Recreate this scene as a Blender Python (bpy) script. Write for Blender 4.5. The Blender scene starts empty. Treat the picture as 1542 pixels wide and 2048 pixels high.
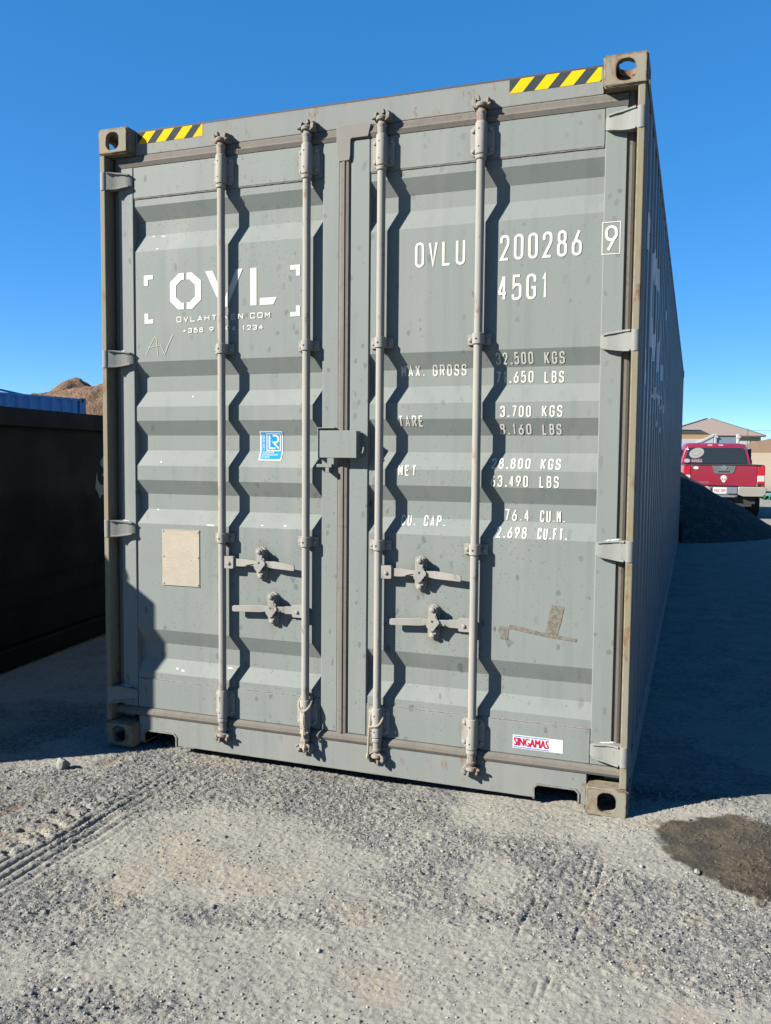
import bpy, bmesh, math, random
import numpy as np
from mathutils import Matrix, Vector

random.seed(7)
rng = np.random.default_rng(11)
scene = bpy.context.scene
COL = scene.collection

# ------------------------------------------------------------------ camera
cam_d = bpy.data.cameras.new("camera")
cam = bpy.data.objects.new("camera", cam_d)
COL.objects.link(cam)
cam_d.sensor_fit = 'HORIZONTAL'
cam_d.sensor_width = 36.0
cam_d.lens = 36.0 * 1705.27 / 1542.0
cam_d.clip_start = 0.05
cam_d.clip_end = 3000
CR = ((0.94047756, 0.3397354, 0.00904511),
      (0.03057946, -0.05808549, -0.99784316),
      (-0.33847725, 0.9387257, -0.06501703))
cam.matrix_world = Matrix(((CR[0][0], -CR[1][0], -CR[2][0], 2.63877),
                           (CR[0][1], -CR[1][1], -CR[2][1], -3.34833),
                           (CR[0][2], -CR[1][2], -CR[2][2], 1.40156),
                           (0, 0, 0, 1)))
scene.camera = cam

# ------------------------------------------------------------------ light
SUN = Vector((1.22, 1.0, -0.90)).normalized()      # direction the light travels
sun_el = math.asin(-SUN.z)
sun_az = math.atan2(-SUN.x, -SUN.y)                 # clockwise from +Y
world = bpy.data.worlds.new("World")
scene.world = world
world.use_nodes = True
wn = world.node_tree
sky = wn.nodes.new("ShaderNodeTexSky")
sky.sky_type = 'NISHITA'
sky.sun_disc = False
sky.sun_elevation = sun_el
sky.sun_rotation = sun_az
sky.altitude = 6000
sky.air_density = 0.6
sky.dust_density = 0.0
sky.ozone_density = 0.6
bg = wn.nodes["Background"]
bg.inputs["Strength"].default_value = 0.15
hs = wn.nodes.new("ShaderNodeHueSaturation")
hs.inputs["Saturation"].default_value = 2.0
hs.inputs["Hue"].default_value = 0.5035
gm = wn.nodes.new("ShaderNodeGamma")
gm.inputs["Gamma"].default_value = 0.5
wn.links.new(sky.outputs[0], gm.inputs["Color"])
wn.links.new(gm.outputs[0], hs.inputs["Color"])
wn.links.new(hs.outputs[0], bg.inputs["Color"])
sl = bpy.data.lights.new("sun", 'SUN')
sl.energy = 5.0
sl.angle = math.radians(0.53)
sl.color = (1.0, 0.95, 0.86)
so = bpy.data.objects.new("sun", sl)
COL.objects.link(so)
so.rotation_euler = SUN.to_track_quat('-Z', 'Y').to_euler()
so.location = (-20, -16, 15)

scene.view_settings.view_transform = 'Standard'
scene.view_settings.look = 'None'
scene.view_settings.gamma = 1.0
scene.view_settings.use_curve_mapping = False
scene.view_settings.exposure = 1.92
scene.render.engine = 'CYCLES'
scene.cycles.max_bounces = 5
scene.cycles.diffuse_bounces = 3
scene.cycles.glossy_bounces = 2
scene.render.resolution_x = 771
scene.render.resolution_y = 1024


# ------------------------------------------------------------------ mesh helpers
class MB:
    def __init__(s):
        s.v = []; s.f = []; s.m = []

    def add(s, v, f, m=0):
        o = len(s.v)
        s.v += [tuple(p) for p in v]
        s.f += [tuple(i + o for i in q) for q in f]
        s.m += [m] * len(f)
        return s

    def box(s, x0, x1, y0, y1, z0, z1, m=0):
        v = [(x, y, z) for x in (x0, x1) for y in (y0, y1) for z in (z0, z1)]
        return s.add(v, [(0, 1, 3, 2), (4, 6, 7, 5), (0, 4, 5, 1), (2, 3, 7, 6), (0, 2, 6, 4), (1, 5, 7, 3)], m)

    def prism(s, poly, axis, a0, a1, m=0):
        n = len(poly)
        def P(p, a):
            if axis == 'x': return (a, p[0], p[1])
            if axis == 'y': return (p[0], a, p[1])
            return (p[0], p[1], a)
        v = [P(p, a0) for p in poly] + [P(p, a1) for p in poly]
        f = [tuple(range(n)), tuple(range(2 * n - 1, n - 1, -1))]
        f += [(i, (i + 1) % n, n + (i + 1) % n, n + i) for i in range(n)]
        return s.add(v, f, m)

    def cyl(s, p0, p1, r0, r1=None, n=16, m=0, cap=True):
        r1 = r0 if r1 is None else r1
        p0 = Vector(p0); p1 = Vector(p1)
        d = (p1 - p0).normalized()
        u = d.orthogonal().normalized(); w = d.cross(u)
        v = []
        for p, r in ((p0, r0), (p1, r1)):
            for i in range(n):
                a = 2 * math.pi * i / n
                v.append(tuple(p + u * (r * math.cos(a)) + w * (r * math.sin(a))))
        f = [(i, (i + 1) % n, n + (i + 1) % n, n + i) for i in range(n)]
        if cap:
            f += [tuple(range(n)), tuple(range(2 * n - 1, n - 1, -1))]
        return s.add(v, f, m)

    def lathe(s, c, d, prof, n=16, m=0):
        c = Vector(c); d = Vector(d).normalized()
        u = d.orthogonal().normalized(); w = d.cross(u)
        v = []
        for r, h in prof:
            for i in range(n):
                a = 2 * math.pi * i / n
                v.append(tuple(c + d * h + u * (r * math.cos(a)) + w * (r * math.sin(a))))
        f = []
        for k in range(len(prof) - 1):
            f += [(k * n + i, k * n + (i + 1) % n, (k + 1) * n + (i + 1) % n, (k + 1) * n + i) for i in range(n)]
        L = (len(prof) - 1) * n
        f += [tuple(range(n)), tuple(range(L + n - 1, L - 1, -1))]
        return s.add(v, f, m)

    def tube(s, path, r, n=8, m=0):
        pts = [Vector(p) for p in path]
        K = len(pts)
        rr = r if isinstance(r, (list, tuple)) else [r] * K
        v = []
        u = None
        for k, p in enumerate(pts):
            d = (pts[min(k + 1, K - 1)] - pts[max(k - 1, 0)]).normalized()
            if u is None:
                u = d.orthogonal().normalized()
            u = (u - d * u.dot(d)).normalized()
            w = d.cross(u)
            for i in range(n):
                a = 2 * math.pi * i / n
                v.append(tuple(p + u * (rr[k] * math.cos(a)) + w * (rr[k] * math.sin(a))))
        f = []
        for k in range(K - 1):
            f += [(k * n + i, k * n + (i + 1) % n, (k + 1) * n + (i + 1) % n, (k + 1) * n + i) for i in range(n)]
        f += [tuple(range(n)), tuple(range(K * n - 1, (K - 1) * n - 1, -1))]
        return s.add(v, f, m)

    def bolt(s, c, d, r, h, m=0):
        return s.lathe(c, d, [(r, -.002), (r, h * .45), (r * .8, h * .8), (r * .35, h)], 10, m)


def link(o, parent=None):
    COL.objects.link(o)
    if parent is not None:
        o.parent = parent
    return o


def finish(me, smooth=True, recalc=True, ang=34):
    if recalc:
        bm = bmesh.new(); bm.from_mesh(me)
        bmesh.ops.recalc_face_normals(bm, faces=bm.faces)
        bm.to_mesh(me); bm.free()
    if smooth:
        me.polygons.foreach_set('use_smooth', [True] * len(me.polygons))
        me.set_sharp_from_angle(angle=math.radians(ang))
    me.update()


def mk(name, mb, mats, parent=None, bevel=0, seg=2, smooth=True, recalc=True, ang=34):
    me = bpy.data.meshes.new(name)
    me.from_pydata(mb.v, [], mb.f)
    if not isinstance(mats, (list, tuple)):
        mats = [mats]
    for m in mats:
        me.materials.append(m)
    me.polygons.foreach_set('material_index', mb.m)
    finish(me, smooth, recalc, ang)
    o = bpy.data.objects.new(name, me)
    link(o, parent)
    if bevel:
        b = o.modifiers.new('bevel', 'BEVEL')
        b.width = bevel; b.segments = seg
        b.limit_method = 'ANGLE'; b.angle_limit = math.radians(30)
        b.harden_normals = True
    return o


def empty(name, loc=(0, 0, 0), rz=0.0):
    o = bpy.data.objects.new(name, None)
    o.empty_display_size = .3
    COL.objects.link(o)
    o.location = loc; o.rotation_euler = (0, 0, rz)
    return o


def tag(o, label, cat, group=None):
    o['label'] = label; o['category'] = cat
    if group: o['group'] = group
    return o


def struct(o, kind='structure'):
    o['kind'] = kind
    return o


# ------------------------------------------------------------------ material helpers
TONE = .43      # one common scale for all base colours, paired with the exposure above


class NT:
    def __init__(s, name):
        s.mat = bpy.data.materials.new(name)
        s.mat.use_nodes = True
        s.t = s.mat.node_tree
        s.b = s.t.nodes["Principled BSDF"]
        s.tc = s.t.nodes.new("ShaderNodeTexCoord")

    def n(s, typ, **kw):
        x = s.t.nodes.new(typ)
        for k, v in kw.items(): setattr(x, k, v)
        return x

    def put(s, sock, val):
        if isinstance(val, bpy.types.NodeSocket):
            s.t.links.new(val, sock)
        elif isinstance(val, tuple) and len(val) == 3 and sock.type == 'RGBA':
            sock.default_value = (*(c * TONE for c in val), 1)
        else:
            sock.default_value = val

    def map(s, scale=(1, 1, 1), loc=(0, 0, 0), rot=(0, 0, 0), src=None):
        m = s.n("ShaderNodeMapping")
        s.put(m.inputs["Vector"], src or s.tc.outputs["Object"])
        m.inputs["Scale"].default_value = scale
        m.inputs["Location"].default_value = loc
        m.inputs["Rotation"].default_value = rot
        return m.outputs[0]

    def noise(s, scale, detail=3, rough=.55, vec=None, dist=0, col=False):
        x = s.n("ShaderNodeTexNoise")
        s.put(x.inputs["Vector"], vec or s.tc.outputs["Object"])
        x.inputs["Scale"].default_value = scale
        x.inputs["Detail"].default_value = detail
        x.inputs["Roughness"].default_value = rough
        x.inputs["Distortion"].default_value = dist
        return x.outputs["Color" if col else 0]

    def voro(s, scale, vec=None, feature='F1', out="Distance", rand=1.0):
        x = s.n("ShaderNodeTexVoronoi", feature=feature)
        s.put(x.inputs["Vector"], vec or s.tc.outputs["Object"])
        x.inputs["Scale"].default_value = scale
        x.inputs["Randomness"].default_value = rand
        return x.outputs[out]

    def math(s, op, a, b=None, c=None, clamp=False):
        x = s.n("ShaderNodeMath", operation=op, use_clamp=clamp)
        s.put(x.inputs[0], a)
        if b is not None: s.put(x.inputs[1], b)
        if c is not None: s.put(x.inputs[2], c)
        return x.outputs[0]

    def step(s, v, lo, hi, a=0.0, b=1.0):
        x = s.n("ShaderNodeMapRange", interpolation_type='SMOOTHSTEP')
        s.put(x.inputs["Value"], v)
        x.inputs["From Min"].default_value = lo
        x.inputs["From Max"].default_value = hi
        x.inputs["To Min"].default_value = a
        x.inputs["To Max"].default_value = b
        return x.outputs[0]

    def mix(s, fac, a, b, blend='MIX'):
        x = s.n("ShaderNodeMix", data_type='RGBA', blend_type=blend)
        s.put(x.inputs[0], fac); s.put(x.inputs[6], a); s.put(x.inputs[7], b)
        return x.outputs[2]

    def sep(s, v=None):
        x = s.n("ShaderNodeSeparateXYZ")
        s.put(x.inputs[0], v or s.tc.outputs["Object"])
        return x.outputs

    def attr(s, name):
        x = s.n("ShaderNodeAttribute"); x.attribute_name = name
        return x.outputs["Fac"]

    def bump(s, h, strength=.3, dist=.01, prev=None):
        x = s.n("ShaderNodeBump")
        x.inputs["Strength"].default_value = strength
        x.inputs["Distance"].default_value = dist
        s.put(x.inputs["Height"], h)
        if prev is not None: s.put(x.inputs["Normal"], prev)
        return x.outputs[0]

    def out(s, col=None, rough=.6, metal=0.0, normal=None, spec=None):
        if col is not None: s.put(s.b.inputs["Base Color"], col)
        s.put(s.b.inputs["Roughness"], rough)
        s.b.inputs["Metallic"].default_value = metal
        if spec is not None: s.b.inputs["Specular IOR Level"].default_value = spec
        if normal is not None: s.put(s.b.inputs["Normal"], normal)
        return s.mat


def plain(name, col, rough=.6, metal=0, var=.12, scale=20, spec=None, bump=0):
    t = NT(name)
    f = t.noise(scale, 4)
    c = t.mix(f, tuple(x * (1 - var) for x in col), tuple(min(1, x * (1 + var)) for x in col))
    nrm = t.bump(f, bump, .004) if bump else None
    return t.out(c, rough, metal, nrm, spec)


def container_paint(name, base, spots=1.0, dust=.0, rust=.0, rough=.66, dustcol=(.40, .36, .29), edge=0, halos=()):
    t = NT(name)
    big = t.noise(1.7, 4, .6)
    streak = t.noise(6, 4, .6, t.map((3.5, 3.5, .16)))
    c = t.mix(big, tuple(x * .89 for x in base), tuple(x * 1.09 for x in base))
    c = t.mix(t.step(streak, .48, .74, 0, .34), c, tuple(x * .72 for x in base))
    c = t.mix(t.step(t.noise(3.3, 3, .6, t.map((2, 2, .3), (4, 1, 3))), .52, .75, 0, .3), c, (.36, .35, .315))
    roughv = t.step(big, .3, .7, rough - .06, rough + .08)
    if spots:
        # dried splashes, longer than wide, a few sizes
        for sc, st, th, dk, off in (((15, 3, 9), 1.0, .50, .60, 0), ((30, 8, 20), .8, .42, .52, 5.3), ((75, 40, 65), .9, .5, .6, 2.1)):
            w = t.map(sc, (off, off, off), (0, .5 + off, 0))
            wv = t.n("ShaderNodeVectorMath", operation='ADD')
            t.put(wv.inputs[0], w)
            nz = t.n("ShaderNodeVectorMath", operation='SCALE')
            t.put(nz.inputs[0], t.noise(1.6, 2, .5, w, col=True)); nz.inputs["Scale"].default_value = .55
            t.put(wv.inputs[1], nz.outputs[0])
            d = t.voro(1.0, wv.outputs[0])
            cc = t.n("ShaderNodeSeparateColor")
            t.put(cc.inputs[0], t.voro(1.0, wv.outputs[0], out="Color"))
            pick = t.step(cc.outputs[0], th, th + .03)
            rad = t.math('MULTIPLY_ADD', cc.outputs[1], .20, .07)
            m = t.math('SUBTRACT', rad, d)
            m = t.step(m, -.015, .035)
            m = t.math('MULTIPLY', m, pick)
            zone = t.step(t.noise(1.1, 2, .5, t.map((1, 1, 1), (off, 3, 1))), .38, .60, .25, 1)
            m = t.math('MULTIPLY', m, zone)
            m = t.math('MULTIPLY', m, dk * spots)
            c = t.mix(m, c, (.11, .125, .12))
    if dust:
        dn = t.step(t.noise(9, 5, .62, t.map((1, 1, .35))), .38, .72)
        c = t.mix(t.math('MULTIPLY', dn, dust), c, dustcol)
        roughv = t.math('ADD', roughv, .15)
    if rust:
        rn = t.noise(26, 6, .68, t.map((1, 1, .45)))
        rm = t.step(rn, .60 - .12 * rust, .66)
        zone = t.step(t.noise(4.1, 3, .6, t.map((1, 1, .5), (2, 7, 1))), .42, .62)
        rm = t.math('MULTIPLY', rm, zone)
        rc = t.mix(t.noise(60, 3), (.13, .05, .025), (.27, .13, .06))
        c = t.mix(t.math('MULTIPLY', rm, min(1, .5 + rust)), c, rc)
        stain = t.step(t.noise(14, 4, .6, t.map((1.6, 1.6, .22), (1, 5, 2))), .58, .75, 0, .45 * min(1, rust))
        c = t.mix(stain, c, (.30, .20, .10))
    if halos:
        # dirt held round bolted fittings, running a little way down below them
        acc = None
        for hx, hz, rx, rz in halos:
            v = t.map((1 / rx, 0, 1 / rz), (-hx / rx, 0, -hz / rz))
            ln = t.n("ShaderNodeVectorMath", operation='LENGTH')
            t.put(ln.inputs[0], v)
            k = t.step(ln.outputs["Value"], 1.15, .35)
            acc = k if acc is None else t.math('MAXIMUM', acc, k)
        acc = t.math('MULTIPLY', acc, t.step(t.noise(22, 5, .65, t.map((1, 1, .4))), .30, .65, .25, 1))
        c = t.mix(t.math('MULTIPLY', acc, .8), c, (.20, .175, .135))
    if edge:
        # bare rusty metal on worn corners
        bv = t.n("ShaderNodeBevel"); bv.samples = 4
        bv.inputs["Radius"].default_value = .011
        ge = t.n("ShaderNodeNewGeometry")
        dt = t.n("ShaderNodeVectorMath", operation='DOT_PRODUCT')
        t.put(dt.inputs[0], bv.outputs[0]); t.put(dt.inputs[1], ge.outputs["Normal"])
        em = t.step(dt.outputs["Value"], .995, .86)
        em = t.math('MULTIPLY', em, t.step(t.noise(33, 5, .7), .40, .56))
        ec = t.mix(t.noise(70, 3), (.09, .040, .022), (.24, .115, .055))
        c = t.mix(t.math('MULTIPLY', em, edge, clamp=True), c, ec)
    # a little orange peel and denting
    nrm = t.bump(t.noise(2.3, 2), .10, .02)
    nrm = t.bump(t.noise(220, 2), .05, .001, nrm)
    return t.out(c, roughv, 0, nrm, .12)


GREY = (.254, .281, .265)
HALOS = [(.826, .915, .060, .110), (.884, .705, .060, .110), (1.577, .910, .060, .110), (1.634, .700, .060, .110)]
HALOS += [(x_, z_, .075, .055) for x_ in (.64, 1.055, 1.395, 1.812) for z_ in (1.868, 1.018)]
HALOS += [(x_, z_, .075, .110) for x_ in (.64, 1.055, 1.395, 1.812) for z_ in (2.645, .250)]
M_paint = container_paint('container_grey_paint', GREY, halos=HALOS)
M_frame = container_paint('container_frame_paint', (.262, .280, .266), 0, .16, .2, edge=.7)
M_side = container_paint('container_side_paint', (.235, .262, .275), 0, .05, .0, .34)
M_post = container_paint('weathered_post_paint', (.265, .25, .185), 0, .7, .85, .6, (.31, .24, .13), edge=.8)
M_cast = container_paint('casting_paint', (.285, .272, .21), 0, .65, 1.5, .6, (.36, .29, .165), edge=1.0)
M_hard = container_paint('dusty_hardware_paint', (.37, .36, .33), 0, .5, .14, .65, (.43, .39, .325))
M_hinge = container_paint('hinge_paint', (.255, .268, .252), 0, .3, .10, .5)
M_gasket = NT('dusty_rubber_gasket')
_c = M_gasket.mix(M_gasket.noise(13, 5, .65, M_gasket.map((1, 1, .3))), (.135, .124, .108), (.235, .213, .180))
_c = M_gasket.mix(M_gasket.step(M_gasket.noise(55, 4), .55, .75, 0, .6), _c, (.10, .09, .08))
M_gasket = M_gasket.out(_c, .85, 0, None, .2)
M_dark = plain('dark_lip', (.035, .026, .024), .8, 0, .4, 30)  # near-black mottled colour for the strip above the header
M_black = plain('black_hole', (.012, .012, .014), .8)
M_white = NT('white_letter_paint')
_w = M_white.mix(M_white.step(M_white.noise(120, 4), .64, .72, 0, .2), (.78, .76, .67), (.46, .45, .40))
M_white = M_white.out(_w, .7, 0, None, .1)
M_sidewhite = plain('grey_white_letter_paint', (1.0, .95, .88), .6, 0, .12, 8)
M_yellow = plain('yellow_reflective_tape', (.95, .56, .010), .8, 0, .04, 12, .05)
M_btape = plain('black_tape', (.045, .06, .065), .8, 0, .3, 60, .08)
M_under = plain('dark_underside', (.03, .03, .032), .9)
M_chalk = plain('chalk_scratch', (.62, .565, .43), .9)
M_residue = NT('tape_residue')
_r = M_residue.mix(M_residue.step(M_residue.noise(90, 5, .7), .42, .56), (.13, .112, .08), (.205, .19, .15))
M_residue = M_residue.out(_r, .8)
M_blue = plain('blue_sticker', (.012, .30, .62), .75, 0, .05, 20, .08)
M_red = plain('red_print', (.55, .012, .075), .75, 0, .05, 20, .08)
M_bline = plain('blue_print', (.05, .20, .62), .75, 0, .05, 20, .08)
M_stwhite = plain('white_sticker', (.80, .80, .78), .75, 0, .03, 20, .08)


def plate_mat():
    t = NT('etched_plate')
    sp = t.sep()
    rows = t.math('FRACT', t.math('MULTIPLY', sp[2], 92.0))
    row = t.step(t.math('ABSOLUTE', t.math('SUBTRACT', rows, .5)), .18, .26)
    words = t.step(t.noise(1, 2, .5, t.map((150, 1, 92))), .46, .52)
    gap = t.step(t.noise(1, 2, .5, t.map((14, 1, 24), (3, 0, 1))), .44, .50)
    m = t.math('MULTIPLY', t.math('SUBTRACT', 1.0, row), t.math('MULTIPLY', words, gap))
    c = t.mix(t.noise(18, 4), (.40, .34, .255), (.50, .44, .345))
    c = t.mix(t.math('MULTIPLY', m, .4), c, (.60, .55, .46))
    c = t.mix(t.step(t.noise(40, 4), .64, .72, 0, .7), c, (.25, .16, .07))
    return t.out(c, .5, .1)


M_plate = plate_mat()

# ------------------------------------------------------------------ ground
def lattice(seed):
    return np.random.default_rng(seed).random((256, 256)).astype(np.float32)


def vnoise(x, y, seed):
    L = lattice(seed)
    xi = np.floor(x).astype(int); yi = np.floor(y).astype(int)
    fx = x - xi; fy = y - yi
    fx = fx * fx * (3 - 2 * fx); fy = fy * fy * (3 - 2 * fy)
    a = L[xi & 255, yi & 255]; b = L[(xi + 1) & 255, yi & 255]
    c = L[xi & 255, (yi + 1) & 255]; d = L[(xi + 1) & 255, (yi + 1) & 255]
    return (a * (1 - fx) + b * fx) * (1 - fy) + (c * (1 - fx) + d * fx) * fy


def fbm(x, y, seed, octv=4, gain=.5):
    s = 0; a = 1; t = 0
    for k in range(octv):
        s = s + a * vnoise(x * 2 ** k + 17.3 * k, y * 2 ** k + 5.1 * k, seed + k)
        t += a; a *= gain
    return s / t


def sstep(v, a, b):
    t = np.clip((v - a) / (b - a), 0, 1)
    return t * t * (3 - 2 * t)


def masks(x, y):
    dust = sstep(fbm(x * 1.5 + 3, y * 1.5 + 9, 40, 4), .46, .60)
    far_ = sstep(y, .6, 2.2)
    dust = dust * (1 - far_) + .45 * far_
    ring = np.hypot((x - 1.12) / .55, (y + .80) / .36)
    dust = np.maximum(dust, 1.0 * sstep(1.30 - ring + .5 * (fbm(x * 4, y * 4, 51, 3) - .5), 0, .5))
    ang = fbm(x * 4.5 + 2, y * 4.5, 60, 4) - .5
    # damp stain beside the container's right corner
    xx = x - 2.86; yy = y + .15
    u = xx * .96 + yy * -.28; w = xx * .28 + yy * .96
    ang = ang + .45 * (fbm(x * 17, y * 17, 66, 3) - .5)
    wet = sstep(1.0 - np.hypot(u / .335, w / .315) + .95 * ang, -.10, .22)
    tanp = sstep(fbm(x * 3.1 + 7, y * 3.1 + 1, 70, 4), .60, .72)
    brown = np.exp(-((x - .15 - .012 * np.sin(y * 9)) / .035) ** 2) * sstep(y, -1.2, -.9) * sstep(-y, .02, .12) * sstep(fbm(x * 9, y * 6, 77, 3), .40, .58)
    return dust, wet, tanp, np.clip(brown, 0, 1)


def height(x, y):
    dust, wet, tanp, brown = masks(x, y)
    near = sstep(6 - np.hypot(x - 1.2, y + .6), 0, 4)
    h = .030 * (fbm(x * .9, y * .9, 3, 3) - .5) * near
    h = h + .016 * (fbm(x * 3.5, y * 3.5, 8, 3) - .5) * near * sstep(1.2 - y, 0, .7)
    # low swell at the right of the container corner, soil heaped by the left corner
    h = h + .020 * np.exp(-((x - 2.95) / .5) ** 2 - ((y - .25) / .3) ** 2)
    h = h - .018 * np.exp(-((x - 1.2) / .9) ** 2 - ((y - .08) / .22) ** 2)
    h = h - .012 * np.exp(-((x - 2.2) / .25) ** 2 - ((y - .05) / .3) ** 2)
    # tyre ruts running along the container's length
    wob = .010 * np.sin(y * 5.1) + .006 * np.sin(y * 13)
    seg = sstep(y, -1.9, -1.2) * (.35 + .65 * sstep(-y, .35, .75))
    cut = sstep(fbm(x * 9, y * 4.2, 91, 4), .40, .52)
    for cx, wd, dp in ((.580, .0070, .009), (.536, .0075, .012), (.494, .0075, .012), (.452, .0065, .010), (.622, .006, .005), (.665, .005, .003), (.40, .006, .005)):
        dd = x - cx - wob
        prof = np.exp(-(dd / wd) ** 2) - .35 * np.exp(-((dd - .018) / .010) ** 2)
        h = h - dp * prof * seg * np.maximum(cut, sstep(-y, .62, .9))
    # lug prints left of the ruts
    lx = (x - .30 - wob) / .15
    inl = sstep(lx, 0, .12) * sstep(1 - lx, 0, .12)
    ph = (y * 1.0 + np.abs(lx - .5) * .07 + .05 * fbm(x * 9, y * 9, 81, 3)) / .085
    lug = np.abs((ph - np.floor(ph)) - .5) * 2
    h = h - .013 * inl * sstep(lug, .5, .85) * sstep(-y, .35, .6) * sstep(fbm(x * 7, y * 7, 85, 3), .44, .56)
    h = h - .008 * brown
    # faint pair of cuts at the right
    cut2 = .85 * sstep(fbm(x * 11, y * 9, 95, 3), .50, .58) * sstep(-y, .15, .4) * sstep(y, -1.35, -1.05)
    for cx, wd in ((2.30, .0042), (2.325, .004), (2.36, .0042), (2.20, .004), (2.24, .004)):
        dd = x - cx - .055 * (y + .85) - .006 * np.sin(y * 9)
        h = h - .008 * np.exp(-(dd / wd) ** 2) * cut2
    # the lot's far side rises towards the houses
    r = np.hypot(x - 2.6, y + 3.3)
    h = h + 2.36 * sstep(r, 56, 122) * sstep(y, 20, 60)
    # clods and grain, only where the sheet is fine enough to carry them
    near = near * sstep(.55 - y, 0, .22) * sstep(x, -.9, -.55) * sstep(3.5 - x, 0, .35)
    co = (1 - .72 * dust) * near
    h = h + co * .0135 * np.clip(fbm(x * 46, y * 46, 13, 3) - .52, -.12, .4)
    h = h + (.35 + .65 * co) * near * .0095 * np.clip(fbm(x * 105, y * 105, 23, 2) - .5, -.2, .5)
    return h


def axis(lo, hi, step, far_lo, far_hi, g=1.13):
    core = np.arange(lo, hi + 1e-9, step)
    a = []; d = step; p = core[-1]
    while p < far_hi:
        d *= g; p += d; a.append(p)
    b = []; d = step; p = core[0]
    while p > far_lo:
        d *= g; p -= d; b.append(p)
    return np.concatenate([np.array(b[::-1]), core, np.array(a)])


def ground():
    X = axis(-.55, 3.15, .005, -700, 700)
    Yv = axis(-1.86, .30, .005, -60, 900)
    nx, ny = len(X), len(Yv)
    gx, gy = np.meshgrid(X, Yv, indexing='ij')
    gz = height(gx, gy)
    core = (gx > -.56) & (gx < 3.16) & (gy > -1.87) & (gy < .31)
    jit = rng.normal(0, 1, gx.shape)
    dust, wet, tanp, brown = masks(gx, gy)
    gz = gz + core * jit * (.0015 - .0009 * dust)
    v = np.stack([gx, gy, gz], -1).reshape(-1, 3).astype(np.float32)
    idx = np.arange(nx * ny).reshape(nx, ny)
    q = np.stack([idx[:-1, :-1], idx[1:, :-1], idx[1:, 1:], idx[:-1, 1:]], -1).reshape(-1, 4)
    me = bpy.data.meshes.new('ground')
    me.vertices.add(len(v)); me.vertices.foreach_set('co', v.ravel())
    me.loops.add(q.size); me.loops.foreach_set('vertex_index', q.ravel().astype(np.int32))
    me.polygons.add(len(q)); me.polygons.foreach_set('loop_start', np.arange(0, q.size, 4, dtype=np.int32))
    me.update(calc_edges=True)
    me.polygons.foreach_set('use_smooth', np.ones(len(q), dtype=bool))
    for nm, a in (('dust', dust), ('wet', wet), ('tan', tanp), ('brown', brown)):
        at = me.attributes.new(nm, 'FLOAT', 'POINT')
        at.data.foreach_set('value', a.ravel().astype(np.float32))
    me.materials.append(ground_mat())
    o = bpy.data.objects.new('ground', me)
    link(o)
    struct(o)


def ground_mat():
    t = NT('dusty_gravel_lot')
    dust = t.attr('dust'); wet = t.attr('wet'); tan = t.attr('tan'); brown = t.attr('brown')
    fine = t.noise(270, 4, .8)
    med = t.noise(30, 5, .7)
    big = t.noise(5, 4, .6)
    dcol = t.mix(med, (.375, .355, .305), (.465, .44, .38))
    st = t.voro(170, out="Color")
    sc = t.n("ShaderNodeSeparateColor"); t.put(sc.inputs[0], st)
    stone = t.mix(sc.outputs[0], (.055, .062, .075), (.25, .25, .245))
    # dark grit showing through the pale dust, denser where the dust is thin
    thin = t.math('SUBTRACT', 1.0, dust)
    thr = t.math('MULTIPLY_ADD', thin, .105, .428)
    thr = t.math('ADD', thr, t.math('MULTIPLY', t.math('SUBTRACT', med, .5), .5))
    thr = t.math('ADD', thr, t.math('MULTIPLY', t.math('SUBTRACT', big, .5), .25))
    grit = t.step(t.math('SUBTRACT', thr, fine), -.025, .045)
    c = t.mix(t.math('MULTIPLY', grit, .92), dcol, stone)
    c = t.mix(t.math('MULTIPLY', tan, t.step(med, .4, .6, .05, .4)), c, (.50, .395, .265))
    # beyond the lot: sandy soil
    sp = t.sep()
    far = t.step(sp[1], 26, 60)
    c = t.mix(far, c, t.mix(t.noise(.25, 5), (.52, .42, .28), (.62, .52, .37)))
    wet = t.step(t.math('ADD', wet, t.math('MULTIPLY', t.math('SUBTRACT', fine, .5), .9)), .18, .72)
    damp = t.mix(t.step(t.noise(8, 4, .6, t.map((1, 1, 1), (3, 8, 0))), .42, .62), (.44, .41, .37), (.74, .65, .53))
    soaked = t.mix(1.0, c, damp, 'MULTIPLY')
    c = t.mix(wet, c, soaked)
    c = t.mix(t.math('MULTIPLY', brown, .75), c, (.17, .125, .08))
    n1 = t.bump(t.noise(330, 3, .7), .7, .003)
    n1 = t.bump(t.noise(95, 4, .65), .4, .006, n1)
    return t.out(c, .95, 0, n1, .15)


ground()


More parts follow.
